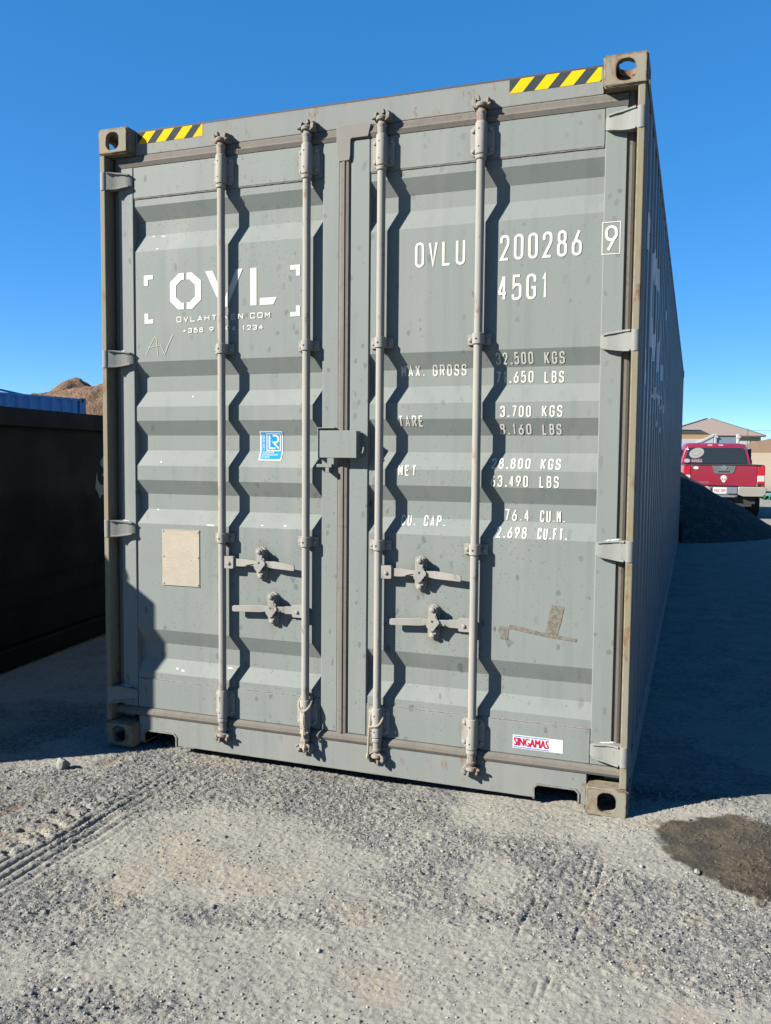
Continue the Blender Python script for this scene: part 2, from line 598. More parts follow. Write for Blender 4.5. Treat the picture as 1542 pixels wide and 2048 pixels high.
# crushed stone lying loose on the lot
def stones():
    N = 52000
    x = rng.uniform(-.5, 3.1, N); y = rng.uniform(-1.85, .32, N)
    dust, wet, tanp, brown = masks(x, y)
    keep = rng.random(N) < (1.0 - .75 * dust)
    inside = (x > -.02) & (x < 2.46) & (y > -.01)
    keep &= ~inside
    x, y = x[keep], y[keep]
    n = len(x)
    r = .0016 + .0030 * rng.random(n) ** 2.2 + .008 * (rng.random(n) > .994) * rng.random(n)
    z = height(x, y) + r * .25
    base = np.array([(1, 0, -.1), (.25, .95, 0), (-.85, .5, .1), (-.75, -.65, -.1), (.35, -.9, .1), (.1, .1, .85), (-.05, 0, -.8)])
    tri = np.array([(0, 1, 5), (1, 2, 5), (2, 3, 5), (3, 4, 5), (4, 0, 5), (1, 0, 6), (2, 1, 6), (3, 2, 6), (4, 3, 6), (0, 4, 6)])
    a = rng.uniform(0, 6.283, n)
    jit = base[None] * (1 + .45 * (rng.random((n, 7, 1)) - .5))
    jx = jit[:, :, 0] * r[:, None] * 1.25; jy = jit[:, :, 1] * r[:, None]; jz = jit[:, :, 2] * r[:, None] * .8
    ca, sa = np.cos(a)[:, None], np.sin(a)[:, None]
    v = np.stack([jx * ca - jy * sa + x[:, None], jx * sa + jy * ca + y[:, None], jz + z[:, None]], -1).reshape(-1, 3)
    f = (tri[None] + (np.arange(n) * 7)[:, None, None]).reshape(-1, 3)
    me = bpy.data.meshes.new('loose_gravel')
    me.vertices.add(len(v)); me.vertices.foreach_set('co', v.ravel().astype(np.float32))
    me.loops.add(f.size); me.loops.foreach_set('vertex_index', f.ravel().astype(np.int32))
    me.polygons.add(len(f)); me.polygons.foreach_set('loop_start', np.arange(0, f.size, 3, dtype=np.int32))
    me.update(calc_edges=True)
    at = me.attributes.new('tone', 'FLOAT', 'POINT')
    tone = np.repeat(rng.random(n), 7)
    at.data.foreach_set('value', tone.astype(np.float32))
    at = me.attributes.new('wet', 'FLOAT', 'POINT')
    _, wt, _, _ = masks(x, y)
    at.data.foreach_set('value', np.repeat(wt, 7).astype(np.float32))
    t = NT('crushed_stone')
    c = t.mix(t.step(t.attr('tone'), .1, .95), (.13, .14, .155), (.47, .45, .40))
    c = t.mix(t.math('MULTIPLY', t.attr('wet'), .8), c, (.09, .07, .05))
    me.materials.append(t.out(c, .9, 0, None, .2))
    o = bpy.data.objects.new('loose_gravel', me)
    link(o); struct(o, 'stuff')
    o['label'] = 'small crushed stones scattered over the dusty lot in front of the container'


stones()


def rock_mesh(name, r, seed, mat, flat=.7):
    bm = bmesh.new()
    bmesh.ops.create_icosphere(bm, subdivisions=3, radius=1)
    R = random.Random(seed)
    planes = []
    for k in range(11):
        d = Vector((R.uniform(-1, 1), R.uniform(-1, 1), R.uniform(-1, 1))).normalized()
        planes.append((d, R.uniform(.42, .80)))
    for v in bm.verts:
        for d, h in planes:
            e = v.co.dot(d) - h
            if e > 0: v.co -= d * e
        v.co *= 1 + R.uniform(-.02, .02)
        v.co = Vector((v.co.x * r * 1.05, v.co.y * r * .85, v.co.z * r * flat))
    me = bpy.data.meshes.new(name)
    bm.to_mesh(me); bm.free()
    me.materials.append(mat)
    finish(me, True, False, 25)
    return me


M_rock = plain('grey_rock', (.33, .32, .29), .95, 0, .3, 60, .15, .6)
for (x, y, r, sd, lab) in ((.015, -.315, .036, 3, 'fist-sized grey rock on the dirt near the shaded left corner casting'),
                           (2.69, -.355, .013, 5, 'small pale stone at the lower edge of the damp brown stain'),
                           (2.66, .05, .010, 8, 'small tan stone lying inside the damp brown stain'),
                           (2.445, -.775, .011, 9, 'small white pebble alone on the gravel below the damp stain')):
    o = bpy.data.objects.new('rock', rock_mesh('rock', r, sd, M_rock, .95 if r > .03 else .7))
    link(o); o.location = (x, y, float(height(np.array([x]), np.array([y]))[0]) + r * .55)
    o.rotation_euler = (0, .2, sd)
    tag(o, lab, 'rock')
#@@CONTAINER

# ------------------------------------------------------------------ the container
XW, ZH, LEN = 2.438, 2.896, 12.192
YF, YC, YT = .055, .060, .091            # door frame face, panel crest, panel trough
FOLDS = ((2.548, 2.483, 2.4195, 2.341), (1.834, 1.7656, 1.695, 1.624), (1.559, 1.4906, 1.4205, 1.348),
         (1.281, 1.2146, 1.143, 1.075), (.5705, .4996, .4266, .362))
BOX = empty('shipping_container')
tag(BOX, 'grey steel shipping container with closed ridged double doors, nearest and largest container', 'container')


def panel_y(z):
    for a, b, c, d in FOLDS:
        if d < z < a:
            if z > b: return YC + (YT - YC) * (a - z) / (a - b)
            if z < c: return YC + (YT - YC) * (z - d) / (c - d)
            return YT
    return YC


def stadium(cx, cy, w, h, n=10, r=None):
    r = r or min(w, h) / 2; p = []
    for k in range(4):
        sx = (1, -1, -1, 1)[k]; sy = (1, 1, -1, -1)[k]
        for i in range(n + 1):
            a = math.pi / 2 * (k + i / n)
            p.append((cx + sx * (w / 2 - r) + r * math.cos(a), cy + sy * (h / 2 - r) + r * math.sin(a)))
    q = []
    for a in p:
        if not q or math.hypot(a[0] - q[-1][0], a[1] - q[-1][1]) > 1e-5: q.append(a)
    if math.hypot(q[0][0] - q[-1][0], q[0][1] - q[-1][1]) < 1e-5: q.pop()
    return q


def casting_mesh():
    def tmp(mb):
        me = bpy.data.meshes.new('tmp'); me.from_pydata(mb.v, [], mb.f)
        bm = bmesh.new(); bm.from_mesh(me)
        bmesh.ops.recalc_face_normals(bm, faces=bm.faces)
        return me, bm
    me, bm = tmp(MB().box(0, .162, 0, .178, 0, .118))
    bmesh.ops.bevel(bm, geom=[e for e in bm.edges], offset=.007, segments=3, affect='EDGES')
    bm.to_mesh(me); bm.free()
    base = bpy.data.objects.new('tmp', me); COL.objects.link(base)
    cut = []
    for mb in (MB().box(.024, .138, .026, .152, .022, .096),
               MB().prism(stadium(.080, .060, .071, .080, 10, .029), 'y', -.05, .06),
               MB().prism(stadium(.089, .060, .079, .052), 'x', -.05, .06),
               MB().prism(stadium(.081, .092, .064, .122), 'z', -.05, .06)):
        m2, b2 = tmp(mb)
        b2.to_mesh(m2); b2.free()
        c = bpy.data.objects.new('tmp', m2); COL.objects.link(c); cut.append(c)
        md = base.modifiers.new('b', 'BOOLEAN'); md.operation = 'DIFFERENCE'; md.object = c; md.solver = 'EXACT'
    dg = bpy.context.evaluated_depsgraph_get()
    res = bpy.data.meshes.new_from_object(base.evaluated_get(dg))
    V = [tuple(v.co) for v in res.vertices]; F = [tuple(p.vertices) for p in res.polygons]
    for o in cut + [base]: bpy.data.objects.remove(o)
    return V, F


CV, CF = casting_mesh()
for right in (0, 1):
    for top in (0, 1):
        for far in (0, 1):
            mb = MB()
            mb.add([(XW - x if right else x, LEN - y if far else y, ZH - z if top else z) for x, y, z in CV], CF)
            mk('corner_casting', mb, M_cast, BOX, ang=40)

# corner posts beside the doors: outer flange, side web, inner channel
for right in (0, 1):
    fx = (lambda x: XW - x) if right else (lambda x: x)
    def pb(mb, x0, x1, *r, **k):
        a, b = fx(x0), fx(x1)
        return mb.box(min(a, b), max(a, b), *r, **k)
    mb = MB()
    pb(mb, .005, .034, .004, .105, .119, 2.777)
    o = mk('corner_post', mb, M_post, BOX, .006, 3)
    mb = MB()
    pb(mb, .004, .012, .1055, .172, .119, 2.777)
    pb(mb, .0345, .100, .100, .112, .119, 2.777)
    mk('post_channel', mb, M_frame, o, .002)
    # hinge-side gasket, a ridged strip
    pr = [(.036, .095), (.036, .078), (.044, .066), (.053, .062), (.060, .062), (.0700, .0605), (.0700, .095)]
    mb = MB().prism([(fx(a), b) for a, b in pr], 'z', .150, 2.779)
    mk('gasket', mb, M_gasket, BOX, 0, smooth=False)

# header and sill
mb = MB().box(.163, XW - .163, .060, .16, 2.7795, 2.8820)
header = mk('header', mb, M_frame, BOX, .003)
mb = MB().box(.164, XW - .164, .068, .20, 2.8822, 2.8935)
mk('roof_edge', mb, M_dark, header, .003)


def pocket_poly():
    a, b, zt = .196, .368, .076
    p = [(.163, .022), (a, .022), (a, zt - .012), (a + .012, zt), (b - .012, zt), (b, zt - .012), (b, .022)]
    q = [(XW - x, z) for x, z in p[::-1]]
    return p + q + [(XW - .163, .150), (.163, .150)]


sill = mk('sill', MB().prism(pocket_poly(), 'y', .047, .16), M_frame, BOX, .002)
for right in (0, 1):
    fx = (lambda x: XW - x) if right else (lambda x: x)
    a, b, zt = .196, .368, .076
    path = [(a, .018), (a, zt - .012), (a + .012, zt), (b - .012, zt), (b, zt - .012), (b, .018)]
    mb = MB()
    w = .007
    inn = [(a, .018), (a, zt - .012), (a + .012, zt), (b - .012, zt), (b, zt - .012), (b, .018)]
    outr = [(a - w, .018), (a - w, zt - .009), (a + .009, zt + w), (b - .009, zt + w), (b + w, zt - .009), (b + w, .018)]
    n = 6
    V = []
    for yy in (.0425, .50):
        V += [(fx(p[0]), yy, p[1]) for p in inn] + [(fx(p[0]), yy, p[1]) for p in outr]
    F = []
    for i in range(n - 1):
        F += [(i, i + 1, n + i + 1, n + i), (i, 2 * n + i, 2 * n + i + 1, i + 1), (n + i, n + i + 1, 3 * n + i + 1, 3 * n + i)]
    F += [(0, n, 3 * n, 2 * n), (n - 1, 2 * n - 1, 4 * n - 1, 3 * n - 1)]
    mk('fork_pocket', mb.add(V, F), M_frame, sill, 0, smooth=False)

# gaskets along header, sill and the meeting stiles
mb = MB().prism([(.075, 2.7792), (.062, 2.7792), (.052, 2.771), (.050, 2.752), (.046, 2.744), (.053, 2.7262), (.075, 2.7262)], 'x', .0705, XW - .0705)
mk('gasket', mb, M_gasket, BOX, 0, smooth=False)
mb = MB().prism([(.075, .1870), (.050, .1870), (.040, .176), (.037, .162), (.043, .1505), (.075, .1505)], 'x', .036, XW - .036)
mk('gasket', mb, M_gasket, BOX, 0, smooth=False)
mb = MB().prism([(1.1925, .075), (1.1925, .052), (1.203, .046), (1.219, .043), (1.221, .047), (1.236, .048), (1.2435, .055), (1.2435, .075)], 'z', .1875, 2.7258)
mk('gasket', mb, M_gasket, BOX, 0, smooth=False)
# sealing patch wrapped over the gasket's top joint
mb = MB()
mb.prism([(1.181, 2.668), (1.193, 2.638), (1.241, 2.640), (1.2455, 2.66), (1.2465, 2.724), (1.252, 2.7285), (1.325, 2.7285), (1.338, 2.780), (1.318, 2.788), (1.20, 2.788), (1.181, 2.780)], 'y', .0425, .056)
mk('sealing_patch', mb, plain('grey_sealant', (.19, .178, .155), .8, 0, .15, 14), BOX, .007, 3)

# ------------------------------------------------------------------ doors
def corrug(x0, x1):
    zs = [(2.600, YC)]
    for a, b, c, d in FOLDS:
        zs += [(a, YC), (b, YT), (c, YT), (d, YC)]
    zs.append((.310, YC))
    mb = MB()
    V = []
    for z, y in zs: V += [(x0, y, z), (x1, y, z)]
    F = [(2 * i, 2 * i + 1, 2 * i + 3, 2 * i + 2) for i in range(len(zs) - 1)]
    return mb.add(V, F)


def frame_bits(door, xh0, xh1, xl0, xl1):
    """xh: hinge stile, xl: lock stile (x ranges)"""
    mk('door_stile', MB().box(xh0, xh1, YF - .002, .10, .1875, 2.7258), M_paint, door, .004)
    mk('door_stile', MB().box(xl0, xl1, YF - .001, .10, .1878, 2.7255), M_paint, door, .004)
    lo, hi = min(xh1, xl1), max(xh0, xl0)
    mk('door_rail', MB().box(lo + .002, hi - .002, YF, .10, 2.5855, 2.7255), M_paint, door, .0025)
    mk('door_rail', MB().box(lo + .002, hi - .002, YF + .0005, .10, .1878, .3255), M_paint, door, .0025)
    # weld beads where the panel meets the rails
    for z in (2.5835, .3275):
        mb = MB()
        path = [(lo + .004 + (hi - lo - .008) * i / 60, YC - .001 + random.uniform(-.0006, .0006), z + random.uniform(-.0006, .0006)) for i in range(61)]
        mb.tube(path, .0035, 6)
        mk('weld_bead', mb, M_frame, door)


DL = mk('door', corrug(.150, 1.118), M_paint, BOX, .0035, 2, ang=6)
DL['label'] = 'left door leaf with the white company logo'
frame_bits(DL, .071, .152, 1.1148, 1.192)
DR = mk('door', corrug(1.3275, 2.2875), M_paint, BOX, .0035, 2, ang=6)
DR['label'] = 'right door leaf with the container number and weight table'
frame_bits(DR, 2.2856, 2.367, 1.2445, 1.3295)

RODS = ((.635, DL), (1.0525, DL), (1.3915, DR), (1.8095, DR))
RY = .026
ROD_R = .0172


def make_rod(x, door, flip):
    rod = mk('locking_rod', MB().cyl((x, RY, .205), (x, RY, 2.715), ROD_R, n=24), M_hard, door)
    # sleeves at the ends with bolted base plates
    for top in (1, 0):
        z0, z1 = (2.594, 2.722) if top else (.195, .325)
        mb = MB()
        mb.lathe((x, RY, 0), (0, 0, 1), [(.0205, z0), (.0235, z0 + .004), (.0235, z1 - .006), (.021, z1)], 24)
        mb.box(x - .0225, x + .0225, RY, YF - .004, z0 + .006, z1 - .008)
        pw = .049
        za, zb = z0 + .004, z1 - .006
        pl = [(x - pw, za + .012), (x - pw + .012, za), (x + pw - .012, za), (x + pw, za + .012), (x + pw, zb - .012), (x + pw - .012, zb), (x - pw + .012, zb), (x - pw, zb - .012)]
        mb.prism(pl, 'y', YF - .0075, YF + .002)
        for sx in (-1, 1):
            for zz in (za + .020, zb - .020):
                mb.bolt((x + sx * .036, YF - .0075, zz), (0, -1, 0), .0092, .009)
        zc = z0 - .001 if top else z0 - .001
        mb.lathe((x, RY, 0), (0, 0, 1), [(.0195, zc - .017), (.0225, zc - .014), (.0225, zc - .002), (.019, zc)], 24)
        for zz in (z0 + .028, z1 - .032):
            mb.lathe((x - .004, RY - .0225, zz), (0, -1, 0), [(.0042, -.002), (.0042, .0012), (.002, .0014)], 8, 1)
        mk('rod_sleeve', mb, [M_hard, M_black], door, .0012, 1)
        # necks and cams
        mb = MB()
        s = 1 if top else -1
        zn = 2.720 if top else .180
        mb.lathe((x, RY, zn), (0, 0, s), [(.0185, -.004), (.0185, .030), (.0215, .034), (.0215, .042), (.016, .047), (.014, .060)], 20)
        cz = zn + s * .072
        mb.lathe((x, RY - .001, cz), (0, 0, s), [(.012, -.020), (.024, -.014), (.026, -.004), (.018, .004)], 12)
        dx = -1 if flip else 1
        # hook-shaped cam ears
        ear = [(-.006, -.016), (.018, -.022), (.034, -.010), (.036, .008), (.026, .020), (.020, .010), (.022, -.002), (.012, -.008), (.002, -.002)]
        mb.prism([(x + dx * a + dx * .002, cz + s * b) for a, b in ear], 'y', RY - .016, RY + .014)
        ear2 = [(.004, -.014), (-.018, -.018), (-.031, -.006), (-.027, .010), (-.016, .018), (-.012, .004), (-.002, .0)]
        mb.prism([(x + dx * a - dx * .003, cz + s * b) for a, b in ear2], 'y', RY - .010, RY + .020)
        mk('cam', mb, container_paint_hk, door, .0025, 2)
        # keeper welded to the header or sill
        mb = MB()
        yb = .061 if top else .048
        yk = RY - .016
        kz = cz + s * .004
        for kx, kw in ((-.030, .010), (.020, .012)):
            kp = [(yb, kz - .024), (yk + .012, kz - .020), (yk, kz - .008), (yk + .003, kz + .010), (yk + .014, kz + .018), (yb, kz + .022)]
            mb.prism(kp, 'x', x + dx * kx, x + dx * kx + dx * kw)
        mb.box(x - .036, x + .036, yb - .010, yb + .002, kz - .022, kz + .020)
        mb.bolt((x - dx * .030, yk + .006, kz - s * .012), (-dx, -.6, 0), .006, .012)
        mb.prism([(x + dx * .006, kz + s * .022), (x + dx * .014, kz + s * .022), (x + dx * .016, kz + s * .004), (x + dx * .004, kz)], 'y', yk - .004, yk + .018)
        mk('cam_keeper', mb, container_paint_hk, header if top else sill, .002, 2)
    # mid clamps
    for z in (1.876, 1.026):
        mb = MB()
        prof = []
        for i in range(13):
            a = math.pi * i / 12
            prof.append((x + .0235 * math.cos(a), RY - .0235 * math.sin(a)))
        prof += [(x - .0235, YF - .0055), (x - .049, YF - .0055), (x - .049, YF + .004), (x + .049, YF + .004), (x + .049, YF - .0055), (x + .0235, YF - .0055)]
        mb.prism(prof, 'z', z - .0215, z + .0215)
        for sx in (-1, 1):
            mb.bolt((x + sx * .0365, YF - .0055, z - .002), (0, -1, 0), .009, .009)
        mb.lathe((x - .003, RY - .0235, z - .002), (0, -1, 0), [(.0045, -.002), (.0045, .0012), (.002, .0014)], 8, 1)
        mk('rod_clamp', mb, [M_hard, M_black], door, .001, 1)
    return rod


container_paint_hk = container_paint('weathered_keeper_paint', (.33, .318, .285), 0, .5, .8, .7, (.38, .31, .215), edge=.5)
for i, (x, d) in enumerate(RODS):
    make_rod(x, d, i in (0, 3))


HY = .024


def make_handle(xr, s, zl, hub, end, door):
    """lever from rod xr, direction s, level zl, hub x, grip end x"""
    mb = MB()
    X = lambda t: xr + s * t
    L = abs(end - xr); h = abs(hub - xr)
    # clevis on the rod
    mb.prism([(X(.006), zl - .026), (X(.006), zl + .022), (X(.014), zl + .028), (X(.058), zl + .027), (X(.062), zl + .022), (X(.062), zl - .024), (X(.056), zl - .028), (X(.016), zl - .028)], 'y', -.007 + HY, .018 + HY)
    mb.bolt((X(.038), -.007 + HY, zl - .004), (0, -1, 0), .0085, .007)
    # lever: flat bar, waisted at the hub, flat grip
    st = [(.062, .000, .017, .002), (.100, .000, .017, .002), (h - .055, .001, .013, .000), (h - .020, .002, .011, -.004), (h + .022, .002, .011, -.004),
          (h + .052, -.001, .015, -.002), (h + .060, -.001, .016, -.004), (L - .006, -.009, .0135, -.006), (L, -.0095, .010, -.006)]
    V = []
    for t, dz, hh, yy in st:
        V += [(X(t), yy + HY, zl + dz - hh), (X(t), yy + HY, zl + dz + hh), (X(t), yy + HY + .008, zl + dz + hh), (X(t), yy + HY + .008, zl + dz - hh)]
    F = []
    for k in range(len(st) - 1):
        for i in range(4):
            F.append((4 * k + i, 4 * k + (i + 1) % 4, 4 * k + 4 + (i + 1) % 4, 4 * k + 4 + i))
    F += [(0, 1, 2, 3), tuple(4 * (len(st) - 1) + i for i in (3, 2, 1, 0))]
    mb.add(V, F)
    # ridge along the lever beside the hub
    mb.prism([(X(.120), zl - .004), (X(h - .03), zl + .004), (X(h - .03), zl + .0), (X(.120), zl - .010)], 'y', -.006 + HY, .004 + HY)
    hd = mk('handle', mb, M_hard, door, .0018, 2)
    # hub: base plate, hasp and bolts
    mb = MB()
    lx = hub - .010
    mb.prism(stadium(lx, zl - .002, .050, .150, 8), 'y', YF - .006, YF + .006)
    mb.prism(stadium(lx - .004, zl + .000, .040, .130, 8), 'y', .042, YF - .006)
    mb.bolt((lx - .002, .042, zl + .052), (0, -1, 0), .0125, .012)
    mb.bolt((lx - .002, .042, zl - .058), (0, -1, 0), .0125, .012)
    mk('handle_hub', mb, M_hard, door, .002, 2)
    mb = MB()
    lx = hub - .002
    sh = [(-.021, .064), (-.014, .073), (.004, .074), (.015, .066), (.017, .048), (.014, .024), (.034, .010), (.036, .000), (.016, -.020), (.004, -.034), (-.016, -.036), (-.034, -.018), (-.036, -.002), (-.022, .014), (-.019, .036)]
    mb.prism([(lx - .002 + a * (.78 if b < .03 else .95), zl + b) for a, b in sh], 'y', -.012 + HY, -.0045 + HY)
    mb.box(lx - .012, lx + .010, -.0045 + HY, .046, zl + .034, zl + .064)
    mb.bolt((lx - .003, -.012 + HY, zl + .056), (0, -1, 0), .0115, .010)
    mb.lathe((lx - .004, -.0121 + HY, zl + .006), (0, -1, 0), [(.0055, -.001), (.0055, .0006), (.002, .0008)], 8, 1)
    mb.prism([(lx - .010, zl - .028), (lx + .014, zl - .028), (lx + .010, zl - .048), (lx - .008, zl - .046)], 'y', -.004 + HY, .046)
    mk('handle_hasp', mb, [M_hard, M_black], door, .0018, 2)


make_handle(.635, 1, .917, .835, 1.000, DL)
make_handle(1.0525, -1, .717, .893, .690, DL)
make_handle(1.3915, 1, .914, 1.584, 1.756, DR)
make_handle(1.8095, -1, .713, 1.643, 1.447, DR)


def make_hinge(right, z, door):
    fx = (lambda x: XW - x) if right else (lambda x: x)
    mb = MB()
    mb.cyl((fx(.0195), .0185, z - .041), (fx(.0195), .0185, z + .041), .0185, n=20)
    st = [(.019, .006, .040, .040), (.040, .010, .040, .040), (.062, .022, .039, .040), (.090, .032, .035, .037), (.118, .034, .031, .034), (.141, .040, .027, .030), (.153, .049, .020, .022)]
    V = []
    for x, y, hd, hu in st:
        V += [(fx(x), y, z - hd), (fx(x), y, z + hu), (fx(x), YF - .001, z + hu), (fx(x), YF - .001, z - hd)]
    F = []
    for k in range(len(st) - 1):
        for i in range(4):
            F.append((4 * k + i, 4 * k + (i + 1) % 4, 4 * k + 4 + (i + 1) % 4, 4 * k + 4 + i))
    F += [(0, 1, 2, 3), tuple(4 * (len(st) - 1) + i for i in (3, 2, 1, 0))]
    mb.add(V, F)
    # raised rims along both edges
    for sg in (-1, 1):
        V = []
        for k, (x, y, hd, hu) in enumerate(st[1:-1]):
            e = z + (hu if sg > 0 else -hd) + sg * .001
            V += [(fx(x), y - .007, e), (fx(x), y - .007, e - sg * .008), (fx(x), y + .004, e - sg * .010), (fx(x), y + .004, e)]
        n = len(st) - 2
        F = []
        for k in range(n - 1):
            for i in range(4):
                F.append((4 * k + i, 4 * k + (i + 1) % 4, 4 * k + 4 + (i + 1) % 4, 4 * k + 4 + i))
        F += [(0, 1, 2, 3), tuple(4 * (n - 1) + i for i in (3, 2, 1, 0))]
        mb.add(V, F)
    # pad of dirty sealant above the blade
    mk('hinge', mb, M_hinge, door, .002, 2)
    mb = MB()
    pts = [(fx(.055 + .009 * i), .052 - .004 * (i % 2), z + .041 - .0012 * i + random.uniform(-.001, .002)) for i in range(8)]
    mb.tube(pts, [.002, .0035, .005, .004, .005, .004, .0035, .002], 6)
    mk('weld_bead', mb, M_white_dull, door)


M_white_dull = plain('pale_sealant', (.60, .60, .55), .8, 0, .15, 60)
for z in (2.662, 1.846, 1.047, .246):
    make_hinge(1, z, DR)
    make_hinge(0, z, DL)

# lock box over the meeting stiles
mb = MB()
t_ = .005
mb.box(1.128, 1.2985, .000, t_, 1.3935, 1.510)
mb.box(1.2935, 1.2985, t_, .050, 1.3935, 1.508)
mb.box(1.150, 1.2935, t_, .048, 1.5035, 1.5085)
mb.box(1.128, 1.1325, t_, .020, 1.3935, 1.510)
lb = mk('lock_box', mb, M_paint, DR, .004, 3)
mb = MB()
mb.box(1.1055, 1.110, .028, .0525, 1.392, 1.5195)
mb.box(1.1055, 1.186, .028, .0525, 1.5195, 1.524)
mb.box(1.1, 1.172, .030, .0525, 1.352, 1.366)
mb.box(1.15, 1.168, .012, .0525, 1.330, 1.352)
mk('lock_guard', mb, M_paint, DL, .002)
hp = [(1.300, .030, 1.418), (1.305, .024, 1.413), (1.313, .02, 1.412), (1.320, .018, 1.418), (1.323, .018, 1.430), (1.324, .018, 1.440)]
mk('hook', MB().tube(hp, .003, 8), M_hard, DR)

# ------------------------------------------------------------------ side walls, rails, roof, far end, floor
PITCH = .278
SEG = (.104, .036, .102, .036)


def side_depth(y):
    t = (y - .172) % PITCH
    a, b, c, d = SEG
    if t < a: return 0.0
    if t < a + b: return .036 * (t - a) / b
    if t < a + b + c: return .036
    return .036 * (1 - (t - a - b - c) / d)


def side_folds():
    ys = [.172]
    while ys[-1] < LEN - .20:
        y = ys[-1]
        a, b, c, d = SEG
        ys += [y + a, y + a + b, y + a + b + c, y + PITCH]
    return [y for y in ys if y < LEN - .172] + [LEN - .172]


YS = side_folds()
for right in (1, 0):
    X = (lambda d: XW - .009 - d) if right else (lambda d: .009 + d)
    V = []
    for y in YS:
        d = side_depth(y + 1e-6)
        V += [(X(d), y, .160), (X(d), y, 2.836)]
    F = [(2 * i, 2 * i + 1, 2 * i + 3, 2 * i + 2) for i in range(len(YS) - 1)]
    sw = mk('side_wall', MB().add(V, F), M_side, BOX, 0, smooth=False)
    x0, x1 = sorted((X(-.003), X(.057)))
    mk('top_rail', MB().box(x0, x1, .178, LEN - .178, 2.8365, 2.884), M_frame, BOX, .004)
    x0, x1 = sorted((X(-.001), X(.050)))
    mk('bottom_rail', MB().box(x0, x1, .178, LEN - .178, .018, .1595), M_frame, BOX, .004)
    x0, x1 = sorted((X(-.002), X(.10)))
    mk('corner_post', MB().box(x0, x1, LEN - .172, LEN - .004, .119, 2.777), M_frame, BOX, .004)
    if right: SIDE_R = sw
# roof sheet with cross ribs
V = []; F = []
ys = np.arange(.20, LEN - .19, .0525)
for k, y in enumerate(ys):
    z = 2.868 + (.0 if (k // 2) % 2 else .014)
    V += [(.05, y, z), (XW - .05, y, z)]
F = [(2 * i, 2 * i + 1, 2 * i + 3, 2 * i + 2) for i in range(len(ys) - 1)]
mk('roof', MB().add(V, F), M_frame, BOX, 0, smooth=False)
V = []
xs = np.arange(.10, XW - .09, .07)
for k, x in enumerate(xs):
    y = LEN - .02 - (.0 if (k // 2) % 2 else .036)
    V += [(x, y, .119), (x, y, 2.78)]
mk('end_wall', MB().add(V, [(2 * i, 2 * i + 1, 2 * i + 3, 2 * i + 2) for i in range(len(xs) - 1)]).box(.163, XW - .163, LEN - .12, LEN - .006, .02, .14).box(.163, XW - .163, LEN - .12, LEN - .006, 2.78, 2.88), M_side, BOX, 0, smooth=False)
mk('floor', MB().box(.07, XW - .07, .17, LEN - .14, .12, .16), M_under, BOX)
for k in range(18):
    y = .55 + k * .62
    mk('cross_member', MB().box(.062, XW - .062, y, y + .05, .030, .1195), M_under, BOX)


# ------------------------------------------------------------------ lettering
def fillet(pts, closed):
    out = []
    n = len(pts)
    for i, p in enumerate(pts):
        r = p[2] if len(p) > 2 else 0
        if r <= 0 or (not closed and i in (0, n - 1)):
            out.append((p[0], p[1])); continue
        a = Vector(pts[i - 1][:2]); b = Vector(p[:2]); c = Vector(pts[(i + 1) % n][:2])
        d1 = (a - b); d2 = (c - b)
        l1, l2 = d1.length, d2.length
        d1.normalize(); d2.normalize()
        ang = math.acos(max(-1, min(1, d1.dot(d2))))
        t = min(r / math.tan(ang / 2), l1 * .5, l2 * .5)
        rr = t * math.tan(ang / 2)
        ce = b + (d1 + d2).normalized() * (rr / math.sin(ang / 2))
        p0 = b + d1 * t; p1 = b + d2 * t
        a0 = math.atan2(p0.y - ce.y, p0.x - ce.x); a1 = math.atan2(p1.y - ce.y, p1.x - ce.x)
        da = (a1 - a0 + math.pi) % (2 * math.pi) - math.pi
        k = 6
        for j in range(k + 1):
            q = a0 + da * j / k
            out.append((ce.x + rr * math.cos(q), ce.y + rr * math.sin(q)))
    res = []
    for p in out:
        if not res or math.hypot(p[0] - res[-1][0], p[1] - res[-1][1]) > 1e-5: res.append(p)
    if closed and math.hypot(res[0][0] - res[-1][0], res[0][1] - res[-1][1]) < 1e-5: res.pop()
    return res


def ribbon(pts, closed, w):
    n = len(pts); V = []
    for i in range(n):
        p = Vector(pts[i])
        if closed or 0 < i < n - 1:
            d1 = (p - Vector(pts[i - 1])).normalized(); d2 = (Vector(pts[(i + 1) % n]) - p).normalized()
        elif i == 0:
            d1 = d2 = (Vector(pts[1]) - p).normalized()
        else:
            d1 = d2 = (p - Vector(pts[i - 1])).normalized()
        t = (d1 + d2)
        t = t.normalized() if t.length > 1e-6 else d1
        nn = Vector((-t.y, t.x))
        s = max(.45, abs(nn.dot(Vector((-d1.y, d1.x)))))
        nn *= w / 2 / s
        V += [(p.x + nn.x, p.y + nn.y), (p.x - nn.x, p.y - nn.y)]
    m = n if closed else n - 1
    F = [(2 * i, 2 * i + 1, 2 * ((i + 1) % n) + 1, 2 * ((i + 1) % n)) for i in range(m)]
    return V, F


